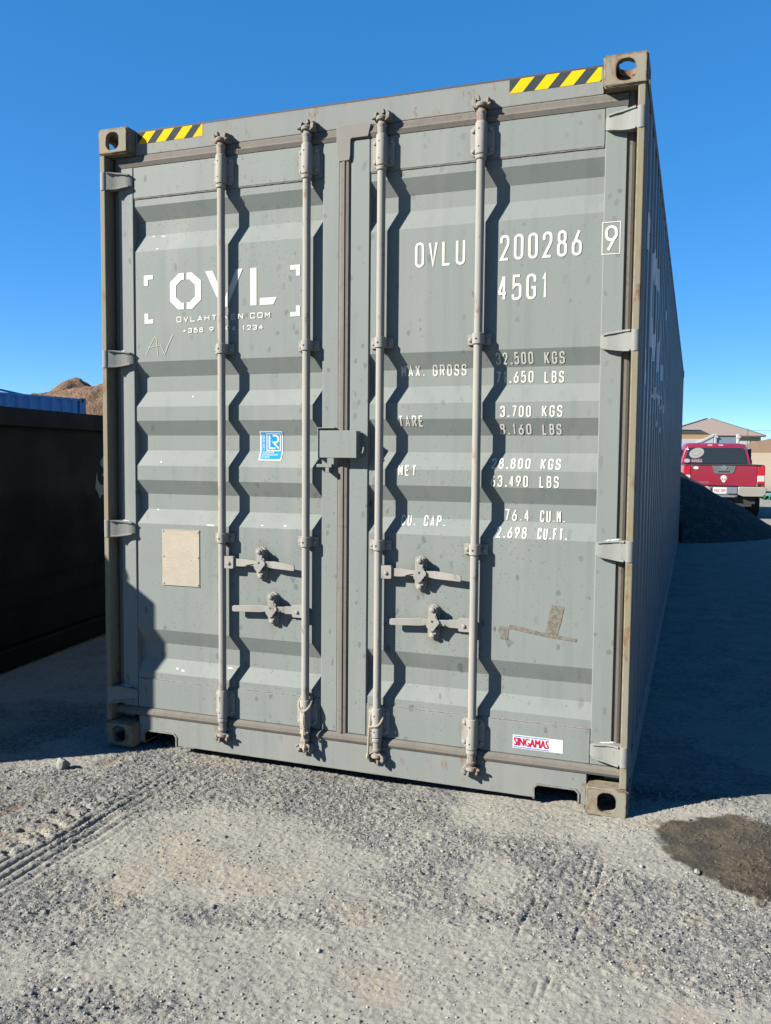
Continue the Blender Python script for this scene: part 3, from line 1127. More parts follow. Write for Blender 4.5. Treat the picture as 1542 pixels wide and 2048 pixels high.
R_ = .5
GL = {
    '0': [([(0, 0, R_), (1, 0, R_), (1, 1, R_), (0, 1, R_)], 1)],
    '1': [([(.22, .80), (.58, 1), (.58, 0)], 0)],
    '2': [([(.02, .70), (.02, 1, R_), (1, 1, R_), (1, .62, .3), (.02, 0), (1, 0)], 0)],
    '3': [([(0, .74), (0, 1, R_), (1, 1, R_), (1, .54, .35), (.35, .54)], 0), ([(.35, .53), (1, .53, .35), (1, 0, R_), (0, 0, R_), (0, .26)], 0)],
    '4': [([(.74, 0), (.74, 1)], 0), ([(.72, 1), (.04, .28)], 0), ([(0, .26), (1.05, .26)], 0)],
    '5': [([(.92, 1), (.10, 1), (.04, .50), (.3, .62, .2), (1, .62, R_), (1, 0, R_), (0, 0, R_), (0, .20)], 0)],
    '6': [([(.80, 1), (.06, .40)], 0), ([(0, 0, R_), (1, 0, R_), (1, .56, R_), (0, .56, R_)], 1)],
    '7': [([(0, 1), (1, 1), (.34, 0)], 0)],
    '8': [([(0, 0, R_), (1, 0, R_), (1, .54, R_), (0, .54, R_)], 1), ([(.07, .55, .45), (.93, .55, .45), (.93, 1, .45), (.07, 1, .45)], 1)],
    '9': [([(.20, 0), (.94, .60)], 0), ([(0, .44, R_), (1, .44, R_), (1, 1, R_), (0, 1, R_)], 1)],
    'A': [([(0, 0), (.5, 1), (1, 0)], 0), ([(.18, .28), (.82, .28)], 0)],
    'B': [([(0, 0), (0, 1), (.92, 1, .4), (.92, .54, .4), (0, .54)], 0), ([(0, .53), (1, .53, .45), (1, 0, .45), (0, 0)], 0)],
    'C': [([(1, .70), (1, 1, R_), (0, 1, R_), (0, 0, R_), (1, 0, R_), (1, .30)], 0)],
    'E': [([(.95, 1), (0, 1), (0, 0), (.95, 0)], 0), ([(0, .52), (.78, .52)], 0)],
    'F': [([(.95, 1), (0, 1), (0, 0)], 0), ([(0, .52), (.78, .52)], 0)],
    'G': [([(1, .70), (1, 1, R_), (0, 1, R_), (0, 0, R_), (1, 0, R_), (1, .46), (.52, .46)], 0)],
    'H': [([(0, 0), (0, 1)], 0), ([(1, 0), (1, 1)], 0), ([(0, .52), (1, .52)], 0)],
    'I': [([(.5, 0), (.5, 1)], 0)],
    'K': [([(0, 0), (0, 1)], 0), ([(1, 1), (.08, .42)], 0), ([(.34, .56), (1, 0)], 0)],
    'L': [([(0, 1), (0, 0), (.95, 0)], 0)],
    'M': [([(0, 0), (0, 1)], 0), ([(0, 1), (.5, .36)], 0), ([(1, 1), (.5, .36)], 0), ([(1, 1), (1, 0)], 0)],
    'N': [([(0, 0), (0, 1)], 0), ([(0, 1), (1, 0)], 0), ([(1, 0), (1, 1)], 0)],
    'P': [([(0, 0), (0, 1), (1, 1, .45), (1, .48, .45), (0, .48)], 0)],
    'R': [([(0, 0), (0, 1), (1, 1, .45), (1, .50, .45), (0, .50)], 0), ([(.5, .50), (1.02, 0)], 0)],
    'S': [([(1, .74), (1, 1, R_), (0, 1, R_), (0, .58, .4), (1, .44, .4), (1, 0, R_), (0, 0, R_), (0, .26)], 0)],
    'T': [([(0, 1), (1, 1)], 0), ([(.5, 1), (.5, 0)], 0)],
    'U': [([(0, 1), (0, 0, R_), (1, 0, R_), (1, 1)], 0)],
    'V': [([(0, 1), (.5, 0), (1, 1)], 0)],
    'X': [([(0, 0), (1, 1)], 0), ([(0, 1), (1, 0)], 0)],
    '.': [([(.30, .0), (.30, .10)], 0)],
    ',': [([(.42, .10), (.24, -.06)], 0)],
    '+': [([(0, .45), (1, .45)], 0), ([(.5, .15), (.5, .75)], 0)],
}
GL['O'] = GL['0']
NARROW = {'1': .75, 'I': .5, '.': .45, ',': .45, ' ': .75}


def layout(txt, x0, x1, z0, h, w, round_=True, gapf=.48):
    """flat ribbons (verts, faces, layer) for a line spread between x0 and x1"""
    adv = [NARROW.get(c, 1.0) for c in txt]
    unit = sum(adv) + gapf * (len(txt) - 1)
    cw = (x1 - x0 - 0) / unit
    res = []
    x = x0
    for c, a in zip(txt, adv):
        wd = cw * a
        if c != ' ':
            gw = max(wd - w, w * .3)
            gh = h - w
            for k, (pts, closed) in enumerate(GL[c]):
                if c in '.,': gw2 = wd
                else: gw2 = gw
                P = [(x + w / 2 + p[0] * gw2, z0 + w / 2 + p[1] * gh, (p[2] * gw * (1 if round_ else .25) if len(p) > 2 else 0)) for p in pts]
                ww = w * 1.25 if c in '.,' else w
                V, F = ribbon(fillet(P, closed), closed, ww)
                res.append((V, F, k))
        else:
            res.append(None)
        x += wd + cw * gapf
    return res


def words(items):
    out = [[]]
    for it in items:
        if it is None: out.append([])
        else: out[-1].append(it)
    return [w for w in out if w]


def door_decal(name, items, mat, door, lift=.0011, surf=None, folds=None):
    """items: flat (x,z) meshes laid onto the ridged panel"""
    bm = bmesh.new()
    lay = bm.verts.layers.float.new('lay')
    for V, F, k in items:
        vs = []
        for p in V:
            v = bm.verts.new((p[0], 0, p[1])); v[lay] = k
            vs.append(v)
        for f in F:
            try: bm.faces.new([vs[i] for i in f])
            except ValueError: pass
    if folds is None:
        folds = [z for q in FOLDS for z in q]
    zs = [v.co.z for v in bm.verts]
    lo, hi = min(zs), max(zs)
    for z in folds:
        for zz in (z - .006, z, z + .006):
            if lo < zz < hi:
                bmesh.ops.bisect_plane(bm, geom=bm.verts[:] + bm.edges[:] + bm.faces[:], plane_co=(0, 0, zz), plane_no=(0, 0, 1))
    for v in bm.verts:
        y = surf(v.co.x, v.co.z) if surf else panel_y(v.co.z)
        v.co.y = y - lift - .0004 * v[lay]
    for f in bm.faces:
        f.normal_update()
        if f.normal.y > 0: f.normal_flip()
    me = bpy.data.meshes.new(name)
    bm.to_mesh(me); bm.free()
    me.materials.append(mat)
    o = bpy.data.objects.new(name, me)
    return link(o, door)


def poly(pts):
    return (list(pts), [tuple(range(len(pts)))], 0)


def smooth_panel(x, z):
    # the pressed folds are slightly rounded; stay just above them
    return panel_y(z) - .0006


def line(txt, x0, x1, z0, h, w, door=DR, mat=M_white, **k):
    for wd in words(layout(txt, x0, x1, z0, h, w, **k)):
        door_decal('lettering', wd, mat, door, surf=smooth_panel)


line('OVLU', 1.530, 1.743, 2.180, .1015, .0105)
line('200286', 1.885, 2.206, 2.184, .1005, .0105)
line('45G1', 1.878, 2.081, 2.026, .1005, .0105)
line('MAX. GROSS', 1.466, 1.748, 1.737, .0465, .0060)
line('32,500', 1.873, 2.024, 1.776, .0465, .0060)
line('KGS', 2.068, 2.148, 1.774, .0465, .0060)
line('71,650', 1.871, 2.024, 1.7025, .0470, .0060)
line('LBS', 2.068, 2.145, 1.7000, .0465, .0060)
line('TARE', 1.464, 1.573, 1.5265, .0465, .0060)
line('3,700', 1.898, 2.022, 1.5635, .0460, .0060)
line('KGS', 2.066, 2.146, 1.5635, .0460, .0060)
line('8,160', 1.894, 2.022, 1.4945, .0430, .0060)
line('LBS', 2.066, 2.141, 1.4935, .0430, .0060)
line('NET', 1.466, 1.545, 1.3210, .0455, .0060)
line('28,800', 1.864, 2.022, 1.3560, .0425, .0060)
line('KGS', 2.064, 2.143, 1.3550, .0435, .0060)
line('63,490', 1.864, 2.016, 1.2830, .0465, .0060)
line('LBS', 2.062, 2.138, 1.2825, .0470, .0060)
line('CU.', 1.474, 1.537, 1.1100, .0455, .0060)
line('CAP.', 1.575, 1.668, 1.1110, .0450, .0060)
line('76.4', 1.917, 2.018, 1.1440, .0480, .0060)
line('CU.M.', 2.062, 2.161, 1.1430, .0480, .0060)
line('2,698', 1.889, 2.013, 1.0755, .0450, .0060)
line('CU.FT.', 2.057, 2.173, 1.0755, .0450, .0060)
# check digit in its frame on the hinge stile
stile = lambda x, z: YF - .0022
it = layout('9', 2.293, 2.340, 2.189, .098, .0105)
it.append((*ribbon([(2.283, 2.180), (2.349, 2.180), (2.349, 2.299), (2.283, 2.299)], True, .0032), 0))
door_decal('lettering', it, M_white, DR, surf=stile)

# company logo
LOGO = [
    [(.204, 2.231), (.254, 2.231), (.254, 2.211), (.226, 2.211), (.226, 2.183), (.204, 2.183)],
    [(.959, 2.229), (1.006, 2.229), (1.006, 2.182), (.987, 2.182), (.987, 2.209), (.959, 2.209)],
    [(.206, 2.056), (.227, 2.056), (.227, 2.028), (.254, 2.028), (.254, 2.009), (.206, 2.009)],
    [(.987, 2.054), (1.006, 2.054), (1.006, 2.008), (.960, 2.008), (.960, 2.027), (.987, 2.027)],
    [(.421, 2.230), (.394, 2.230), (.346, 2.191), (.346, 2.106), (.390, 2.066), (.421, 2.066), (.421, 2.096), (.407, 2.096), (.378, 2.122), (.378, 2.174), (.407, 2.199), (.421, 2.199)],
    [(.435, 2.230), (.462, 2.230), (.510, 2.191), (.510, 2.105), (.465, 2.066), (.435, 2.066), (.435, 2.096), (.450, 2.096), (.479, 2.121), (.479, 2.173), (.450, 2.199), (.435, 2.199)],
    [(.533, 2.230), (.571, 2.230), (.632, 2.104), (.692, 2.230), (.725, 2.230), (.646, 2.065), (.616, 2.065)],
    [(.763, 2.229), (.794, 2.229), (.794, 2.065), (.763, 2.065)],
    [(.810, 2.096), (.894, 2.096), (.877, 2.065), (.810, 2.065)],
]
for ps in ([0], [1], [2], [3], [4, 5], [6], [7, 8]):
    door_decal('logo_bracket' if ps[0] < 4 else 'logo_letter', [poly(LOGO[i]) for i in ps], M_white, DL, surf=smooth_panel)
line('OVLAHTINEN.COM', .380, .862, 2.008, .0255, .0046, DL, round_=False, gapf=.42)
line('+358 9 694 1234', .412, .826, 1.958, .0215, .0042, DL, round_=False, gapf=.42)
# chalked letters
ch = []
for k, p in enumerate(([(.211, 1.861), (.232, 1.905), (.262, 1.947), (.270, 1.935), (.277, 1.858)], [(.226, 1.896), (.250, 1.903), (.284, 1.906)], [(.291, 1.914), (.305, 1.885), (.315, 1.866), (.335, 1.910), (.360, 1.953)])):
    ch.append((*ribbon(p, False, .0026), k))
door_decal('chalk_mark', ch, M_chalk, DL, surf=smooth_panel)
# leftover adhesive strips on the right door
tp = [[(2.122, .815), (2.170, .810), (2.168, .790), (2.158, .742), (2.146, .695), (2.097, .6985), (2.104, .730), (2.112, .778)],
      [(1.958, .722), (1.990, .7175), (2.05, .707), (2.097, .6980), (2.147, .6940), (2.222, .684), (2.220, .673), (2.10, .683), (2.02, .695), (1.962, .706), (1.947, .702), (1.945, .660), (1.915, .660), (1.913, .680), (1.905, .690), (1.910, .712), (1.945, .716)],
      [(1.886, .712), (1.892, .708), (1.891, .690), (1.884, .694)]]
door_decal('tape_residue', [(list(p), [tuple(range(len(p)))], k) for k, p in enumerate(tp)], M_residue, DR, surf=smooth_panel, lift=.0007)

# pale droppings and scuffs, and one highlight painted in as the widest fleck
for k, (x, z, a, b) in enumerate(((.240, 2.414, .006, .003), (.294, 2.410, .010, .003), (.277, 2.349, .008, .0025), (.452, 1.670, .005, .004), (.286, 1.366, .005, .004),
                                  (.556, 1.0775, .022, .0032), (.252, 1.140, .006, .003), (.363, .388, .008, .0032), (.395, .382, .010, .0035), (.642, .414, .014, .003), (.820, 1.086, .006, .0025), (.934, 1.088, .007, .003))):
    e = [(x + a * math.cos(t) * (1 + .2 * math.sin(3 * t + k)), z + b * math.sin(t) - .25 * (b / a) * a * math.cos(t)) for t in [2 * math.pi * i / 12 for i in range(12)]]
    door_decal('pale_fleck', [poly(e)], M_white, DL, surf=smooth_panel, lift=.0007)

# hazard stripes on the header
hd = lambda x, z: .060


def stripes(x0, x1, z0, z1):
    # black ground and yellow slanted bars cut from one sheet, butted edge to edge
    w, pitch, sl = .052, .098, .046
    H = z1 - z0
    def clip(p):
        def half(p, f):
            q = []
            for i in range(len(p)):
                a, b = p[i - 1], p[i]
                fa, fb = f(a), f(b)
                if (fa >= 0) != (fb >= 0):
                    t = fa / (fa - fb)
                    q.append((a[0] + (b[0] - a[0]) * t, a[1] + (b[1] - a[1]) * t))
                if fb >= 0: q.append(b)
            return q
        return half(half(p, lambda q: q[0] - x0), lambda q: x1 - q[0])
    Yp, Bp = [], []
    for k in range(-2, 5):
        a = x0 + k * pitch
        p = clip([(a, z0), (a + w, z0), (a + w + sl, z1), (a + sl, z1)])
        if len(p) > 2: Yp.append(p)
        p = clip([(a + w, z0), (a + pitch, z0), (a + pitch + sl, z1), (a + w + sl, z1)])
        if len(p) > 2: Bp.append(p)
    for p in Yp: door_decal('hazard_stripe', [poly(p)], M_yellow, header, lift=.0010, surf=hd, folds=[])
    for p in Bp: door_decal('hazard_stripe', [poly(p)], M_btape, header, lift=.0010, surf=hd, folds=[])


stripes(1.912, 2.2645, 2.8290, 2.8808)
stripes(.1765, .5215, 2.8290, 2.8808)


# stickers and plate
def text_flat(txt, x0, x1, z0, h, bold=0.0, rot=False):
    cu = bpy.data.curves.new('t', 'FONT')
    cu.body = txt; cu.size = 1; cu.offset = bold; cu.resolution_u = 3
    ob = bpy.data.objects.new('t', cu)
    me = ob.to_mesh()
    V = np.array([v.co[:2] for v in me.vertices]); F = [tuple(p.vertices) for p in me.polygons]
    ob.to_mesh_clear(); bpy.data.objects.remove(ob); bpy.data.curves.remove(cu)
    V = V - V.min(0); V = V / V.max(0)
    if rot:
        V = np.stack([1 - V[:, 1], V[:, 0]], 1)
    V = np.stack([x0 + V[:, 0] * (x1 - x0), z0 + V[:, 1] * h], 1)
    return ([tuple(p) for p in V], F, 0)


def rect(x0, x1, z0, z1):
    return poly([(x0, z0), (x1, z0), (x1, z1), (x0, z1)])


def multi_decal(name, groups, door, lift0, step=.0004, surf=smooth_panel):
    """several flat layers joined into one sticker mesh"""
    obs = [door_decal(name, it, m, None, lift=lift0 + step * i, surf=surf) for i, (it, m) in enumerate(groups)]
    bm = bmesh.new(); mats = []
    for i, o in enumerate(obs):
        mi = i
        n0 = len(bm.faces)
        bm.from_mesh(o.data)
        bm.faces.ensure_lookup_table()
        for f in bm.faces[n0:]: f.material_index = mi
        mats.append(o.data.materials[0])
    me = bpy.data.meshes.new(name)
    bm.to_mesh(me); bm.free()
    for m in mats: me.materials.append(m)
    for o in obs: bpy.data.objects.remove(o)
    return link(bpy.data.objects.new(name, me), door)


rail = lambda x, z: YF + .0004
o = multi_decal('sticker', [
    ([rect(1.975, 2.178, .2155, .2705)], M_stwhite),
    ([text_flat('SINGAMAS', 1.979, 2.1190, .2265, .0335)], M_red),
    ([text_flat('SINGAMAS', 1.9805, 2.1205, .2265, .0335)], M_red),
    ([text_flat('SINGAMAS', 1.9820, 2.1220, .2265, .0335)], M_red),
    ([rect(1.978, 2.1225, .2195, .2225), rect(1.978, 2.1225, .2640, .2670)], M_bline)], DR, .0008, surf=rail)
o['label'] = 'white sticker with red lettering between two blue lines'
gx0, gx1 = .799, .909
o = multi_decal('sticker', [
    ([rect(.796, .909, 1.379, 1.510)], M_stwhite),
    ([rect(.802, .904, 1.385, 1.505)], M_blue),
    ([text_flat('CERTIFIED', .808, .820, 1.424, .074, 0, True),
      text_flat('CONTAINER', .808, .868, 1.411, .0075), text_flat('CERTIFICATION', .808, .888, 1.4005, .0075), text_flat('SCHEME', .808, .848, 1.390, .0075),
      (*ribbon([(.830, 1.423), (.897, 1.423), (.897, 1.498), (.830, 1.498)], True, .004), 0),
      (*ribbon(fillet([(.8425, 1.490), (.8425, 1.4335), (.872, 1.4335)], False), False, .0075), 0),
      (*ribbon(fillet([(.859, 1.4905), (.886, 1.4905, .014), (.886, 1.460, .014), (.862, 1.460), (.889, 1.4325)], False), False, .0072), 0)], M_stwhite)], DL, .0010)
o['label'] = 'blue certification sticker with white border'
mb = MB().box(.2935, .4955, YC - .0035, YC + .001, .790, 1.0490)
for x, z in ((.301, 1.042), (.488, 1.042), (.301, .797), (.488, .797), (.301, .925), (.488, .925)):
    mb.bolt((x, YC - .0035, z), (0, -1, 0), .0045, .003)
mb.box(.2925, .4965, YC - .005, YC + .001, 1.0490, 1.0515).box(.2925, .4965, YC - .005, YC + .001, .7875, .790)
o = mk('data_plate', mb, M_plate, DL, .0008, 1)
o['label'] = 'tan metal data plate with worn etched text'

# large logo on the right side wall
S = 3.2
sp = [[(.90 + (x - .346) * S, 1.90 + (z - 2.065) * S) for x, z in p] for p in LOGO]
items = [poly(p) for p in sp]
side_words = []
for txt, a, b, z0, h, w in (('OVLAHTINEN.COM', .380, .862, 2.008, .0255, .0052), ('+358 9 694 1234', .412, .826, 1.958, .0215, .0048)):
    for wd in words(layout(txt, a, b, z0, h, w, round_=False, gapf=.42)):
        side_words.append([([(.90 + (x - .346) * S, 1.90 + (z - 2.065) * S) for x, z in V], F, k) for V, F, k in wd])
def side_decal(name, its):
    bm = bmesh.new()
    for V, F, k in its:
        vs = [bm.verts.new((.0003 * k, p[0], p[1])) for p in V]
        for f in F:
            try: bm.faces.new([vs[i] for i in f])
            except ValueError: pass
    ylo = min(v.co.y for v in bm.verts); yhi = max(v.co.y for v in bm.verts)
    for y in YS:
        if ylo < y < yhi:
            bmesh.ops.bisect_plane(bm, geom=bm.verts[:] + bm.edges[:] + bm.faces[:], plane_co=(0, y, 0), plane_no=(0, 1, 0))
    for v in bm.verts:
        v.co.x += XW - .009 - side_depth(v.co.y + 1e-6) + .0015
    for f in bm.faces:
        f.normal_update()
        if f.normal.x < 0: f.normal_flip()
    me = bpy.data.meshes.new(name); bm.to_mesh(me); bm.free()
    me.materials.append(M_sidewhite)
    link(bpy.data.objects.new(name, me), SIDE_R)


for ps in ([0], [1], [2], [3], [4, 5], [6], [7, 8]):
    side_decal('logo_bracket' if ps[0] < 4 else 'logo_letter', [items[i] for i in ps])
for wd in side_words: side_decal('lettering', wd)

# ------------------------------------------------------------------ ropes tied to the middle rods
M_rope = plain('worn_rope', (.46, .40, .30), .95, 0, .25, 150, .1)


def rope(path, rad, turns, name, label, extra=()):
    pts = [Vector(p) for p in path]
    # resample
    dens = []
    for a, b in zip(pts[:-1], pts[1:]):
        k = max(2, int((b - a).length / .002))
        dens += [a.lerp(b, i / k) for i in range(k)]
    dens.append(pts[-1])
    for _ in range(6):
        dens = [dens[0]] + [(dens[i - 1] + dens[i] * 2 + dens[i + 1]) / 4 for i in range(1, len(dens) - 1)] + [dens[-1]]
    mb = MB()
    for sidx in range(3):
        p = []
        u = None; s = 0
        for i, c in enumerate(dens):
            d = (dens[min(i + 1, len(dens) - 1)] - dens[max(i - 1, 0)]).normalized()
            if u is None: u = d.orthogonal().normalized()
            u = (u - d * u.dot(d)).normalized(); w = d.cross(u)
            if i: s += (c - dens[i - 1]).length
            a = s * turns + sidx * 2.094
            p.append(c + u * (rad * .5 * math.cos(a)) + w * (rad * .5 * math.sin(a)))
        mb.tube(p, rad * .56, 6)
    for e in extra: mb.tube(*e)
    o = mk(name, mb, M_rope)
    tag(o, label, 'rope', 'ropes tied to the locking rods')


def loop(cx, cy, zc, r, tilt, a0, a1, n=22):
    return [(cx + r * math.cos(a), cy + r * math.sin(a), zc + tilt * math.sin(a)) for a in [a0 + (a1 - a0) * i / n for i in range(n + 1)]]


x = 1.0525
lp = loop(x, RY, .312, .0285, .034, math.radians(285), math.radians(-80))
rope(lp + [(x + .010, RY - .031, .262), (x + .013, RY - .032, .22), (x + .013, RY - .032, .16), (x + .014, RY - .034, .128)], .0058, 330, 'rope',
     'short braided rope knotted round the lower end of the second locking rod from the left',
     extra=[([(x + .008, RY - .035, .262), (x + .010, RY - .037, .236), (x + .012, RY - .036, .212)], [.007, .0105, .007], 7),
            ([(x + .008, RY - .036, .205), (x + .012, RY - .038, .180), (x + .012, RY - .036, .165)], [.006, .0115, .007], 7),
            ([(x - .008, RY - .034, .186), (x + .012, RY - .039, .184), (x + .030, RY - .032, .188)], [.004, .009, .003], 7),
            ([(x + .014, RY - .034, .132), (x + .012, RY - .036, .112), (x + .014, RY - .034, .098)], [.006, .0085, .004], 7)])
x = 1.3915
lp = loop(x, RY, .290, .0290, .040, math.radians(-70), math.radians(215))
rope([(x - .024, RY - .022, .245)] + lp[::1] + [(x - .029, RY - .018, .235), (x - .031, RY - .020, .18), (x - .033, RY - .020, .125)], .0050, 360, 'rope',
     'short braided rope hanging beside the lower end of the third locking rod from the left',
     extra=[([(x - .033, RY - .020, .130), (x - .034, RY - .021, .115), (x - .034, RY - .020, .102)], [.005, .008, .004], 7)])
#@@BACKGROUND

# ------------------------------------------------------------------ gravel pile beyond the container
def heap(name, cx, cy, fn, R, n, mat, seed, amp, sc):
    g = np.linspace(-R, R, n)
    x, y = np.meshgrid(g, g, indexing='ij')
    z = fn(x, y)
    z = z + amp * (fbm((x + 50) * sc, (y + 50) * sc, seed, 5, .6) - .5) * np.clip(z * 3, 0, 1)
    v = np.stack([x, y, z], -1).reshape(-1, 3)
    idx = np.arange(n * n).reshape(n, n)
    q = np.stack([idx[:-1, :-1], idx[1:, :-1], idx[1:, 1:], idx[:-1, 1:]], -1).reshape(-1, 4)
    zz = z.reshape(-1)
    q = q[(zz[q] > -.12).any(1)]
    me = bpy.data.meshes.new(name)
    me.from_pydata(v.tolist(), [], q.tolist())
    me.materials.append(mat)
    me.polygons.foreach_set('use_smooth', [True] * len(me.polygons))
    o = bpy.data.objects.new(name, me)
    link(o); o.location = (cx, cy, 0)
    return o


t = NT('dark_gravel')
c = t.mix(t.step(t.noise(40, 5, .7), .35, .65), (.035, .036, .038), (.11, .108, .10))
sc_ = t.n("ShaderNodeSeparateColor"); t.put(sc_.inputs[0], t.voro(22, out="Color"))
c = t.mix(t.step(sc_.outputs[0], .75, .95, 0, .45), c, (.24, .23, .21))
M_gravel = t.out(c, .95, 0, t.bump(t.noise(28, 4, .7), .9, .05), .15)
def pilef(x, y):
    z = 2.1 - .60 * np.hypot(x, y)
    wx, wy = x + .8, y + 14.72
    return np.where((wx < 2.46) & (wy < 12.24), -1.0, z)


o = heap('gravel_pile', .8, 14.72, pilef, 4.2, 170, M_gravel, 31, .14, 2.2)
struct(o)

t = NT('brown_rubble')
c = t.mix(t.noise(1.4, 6, .7), (.22, .135, .085), (.38, .25, .165))
c = t.mix(t.step(t.noise(6, 4), .6, .75, 0, .7), c, (.12, .08, .055))
M_rubble = t.out(c, .95, 0, t.bump(t.noise(5, 5, .7), 1.0, .25), .1)


def hillf(x, y):
    a = 4.95 - .62 * np.hypot(x * 1.0 + .7, (y + .75) * .75)
    b = 4.85 - .25 * np.hypot((x - 2.5) * .9, y * .8)
    c_ = 4.32 - .34 * np.hypot((x + 2.0) * .85, (y + .7) * .8)
    d = np.hypot(x, y)
    return np.maximum(np.maximum(a, b), c_) - .30 * np.clip(d - 5.5, 0, 20) ** 1.45


o = heap('dirt_mound', -24.0, 30.4, hillf, 15, 200, M_rubble, 37, .75, 1.3)
struct(o)
# far ridge behind the houses
o = heap('hill', 75, 420, lambda x, y: 17 - 17 * np.clip(np.hypot(x / 78, y / 60), 0, 2) ** 1.5, 120, 60, M_rubble, 43, 3.5, .05)
struct(o)

# ------------------------------------------------------------------ dumpster
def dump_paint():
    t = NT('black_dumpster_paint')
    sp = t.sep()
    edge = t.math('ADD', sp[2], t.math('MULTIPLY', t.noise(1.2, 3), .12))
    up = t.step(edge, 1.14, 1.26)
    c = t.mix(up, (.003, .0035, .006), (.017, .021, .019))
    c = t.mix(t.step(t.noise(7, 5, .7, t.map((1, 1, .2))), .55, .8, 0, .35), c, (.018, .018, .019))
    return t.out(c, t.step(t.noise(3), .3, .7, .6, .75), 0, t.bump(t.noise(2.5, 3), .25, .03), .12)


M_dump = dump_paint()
DW, DLN, DHT = 2.35, 6.4, 1.575
D = empty('dumpster', (-1.165, -1.005, 0), math.atan2(.157, .988))
tag(D, 'black open-top roll-off dumpster in shade beside the container', 'dumpster')
# local frame: +x towards the container, y along its length, side face at x=0
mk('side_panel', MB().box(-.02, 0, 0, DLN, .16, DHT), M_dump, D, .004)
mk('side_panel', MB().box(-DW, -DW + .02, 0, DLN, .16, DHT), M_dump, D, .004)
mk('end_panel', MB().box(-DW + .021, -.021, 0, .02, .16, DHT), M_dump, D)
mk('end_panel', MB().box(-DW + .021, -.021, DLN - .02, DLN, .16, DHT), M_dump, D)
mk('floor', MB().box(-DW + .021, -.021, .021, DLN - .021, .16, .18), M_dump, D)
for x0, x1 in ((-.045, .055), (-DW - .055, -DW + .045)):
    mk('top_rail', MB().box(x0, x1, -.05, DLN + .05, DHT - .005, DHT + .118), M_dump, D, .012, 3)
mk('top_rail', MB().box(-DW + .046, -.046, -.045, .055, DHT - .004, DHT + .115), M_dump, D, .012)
for x0, x1 in ((-.06, .05), (-DW - .05, -DW + .06)):
    mk('bottom_rail', MB().box(x0, x1, -.02, DLN + .02, .03, .155), M_dump, D, .01)
mb = MB()
for k in range(3):
    mb.cyl((.052, .5 + 2.4 * k, .09), (.12, .5 + 2.4 * k, .09), .09, n=20)
for x in (.0,):
    pass
mk('side_step', MB().box(.001, .012, .02, DLN - .02, .40, .408).box(.001, .010, .02, DLN - .02, .56, .566), M_dump, D)
# front posts with tarp hook and a rolled tarp that stand above the rail
mk('corner_post', MB().box(-.12, .056, -.056, .06, .02, DHT + .119), M_dump, D, .008)
mb = MB()
tp_ = [(-.9 + .1 * k, .06 + .012 * math.sin(k * 1.7), DHT + .165 + .018 * math.sin(k * 2.3)) for k in range(10)]
mb.tube(tp_, [.06, .07, .075, .068, .078, .07, .074, .066, .07, .055], 10)
mk('rolled_tarp', mb, M_dump, D)
# sprayed light grey patch
M_spray = NT('sprayed_primer')
_s = M_spray.mix(M_spray.noise(20, 4), (.30, .31, .31), (.42, .43, .43))
M_spray = M_spray.out(_s, .7)
sy = 3.10
blob = lambda cy, cz, ry, rz, n=20, k=.10: [(cy + ry * math.cos(a) * (1 + k * math.sin(3 * a + cy)), cz + rz * math.sin(a) * (1 + k * math.sin(2 * a + cz * 9))) for a in [2 * math.pi * i / n for i in range(n)]]
mb = MB()
for p in (blob(3.26, 1.345, .13, .065), blob(3.22, 1.245, .07, .022), [(3.07, 1.265), (3.085, 1.20), (3.13, 1.16), (3.40, 1.20), (3.42, 1.12), (3.14, 1.085), (3.11, 1.055), (3.09, 1.10), (3.05, 1.14)]):
    mb.add([(.0015, a, b) for a, b in p], [tuple(range(len(p)))])
mk('spray_mark', mb, M_spray, D, smooth=False)

# ------------------------------------------------------------------ blue container beyond the dumpster
M_bluec = NT('blue_container_paint')
_b = M_bluec.mix(M_bluec.noise(1.5, 4), (.04, .26, .62), (.07, .36, .78))
_b = M_bluec.mix(M_bluec.step(M_bluec.noise(1.3, 4, .6, M_bluec.map((1, 1, .5), (3, 1.2, 2))), .60, .66, 0, .7), _b, (.22, .20, .20))
M_bluec = M_bluec.out(_b, .5)
BR = -math.atan2(.135, .991)
ca, sa = math.cos(BR), math.sin(BR)
ox = -9.74 - (2.438 * ca - 12.192 * sa); oy = 11.87 - (2.438 * sa + 12.192 * ca)
BC = empty('shipping_container', (ox, oy, 0), BR)
tag(BC, 'faded blue shipping container behind the black dumpster, only its top showing', 'container')
HB = 2.591
for X in ((lambda d: 2.429 - d), (lambda d: .009 + d)):
    V = []
    for y in YS: V += [(X(side_depth(y + 1e-6)), y, .16), (X(side_depth(y + 1e-6)), y, HB - .06)]
    mk('side_wall', MB().add(V, [(2 * i, 2 * i + 1, 2 * i + 3, 2 * i + 2) for i in range(len(YS) - 1)]), M_bluec, BC, smooth=False)
    a, b = sorted((X(-.003), X(.06)))
    mk('top_rail', MB().box(a, b, .178, LEN - .178, HB - .0595, HB - .012), M_bluec, BC)
    mk('bottom_rail', MB().box(a, b, .178, LEN - .178, .02, .1595), M_bluec, BC)
    for y0 in (.002, LEN - .172):
        mk('corner_post', MB().box(a, b + 0, y0, y0 + .170, .119, HB - .119), M_bluec, BC)
    for y0 in (0, LEN - .178):
        for z0 in (0, HB - .118):
            mb = MB().box(a - .001 if a > 1 else a - .003, b + .003, y0, y0 + .178, z0, z0 + .118)
            mb.box((b + .0031) if a > 1 else (a - .0045), (b + .0045) if a > 1 else a - .0031, y0 + .06, y0 + .118, z0 + .025, z0 + .095, 1)
            mk('corner_casting', mb, [M_bluec, M_black], BC)
mk('roof', MB().box(.06, 2.378, .1, LEN - .1, HB - .03, HB - .015), M_bluec, BC)
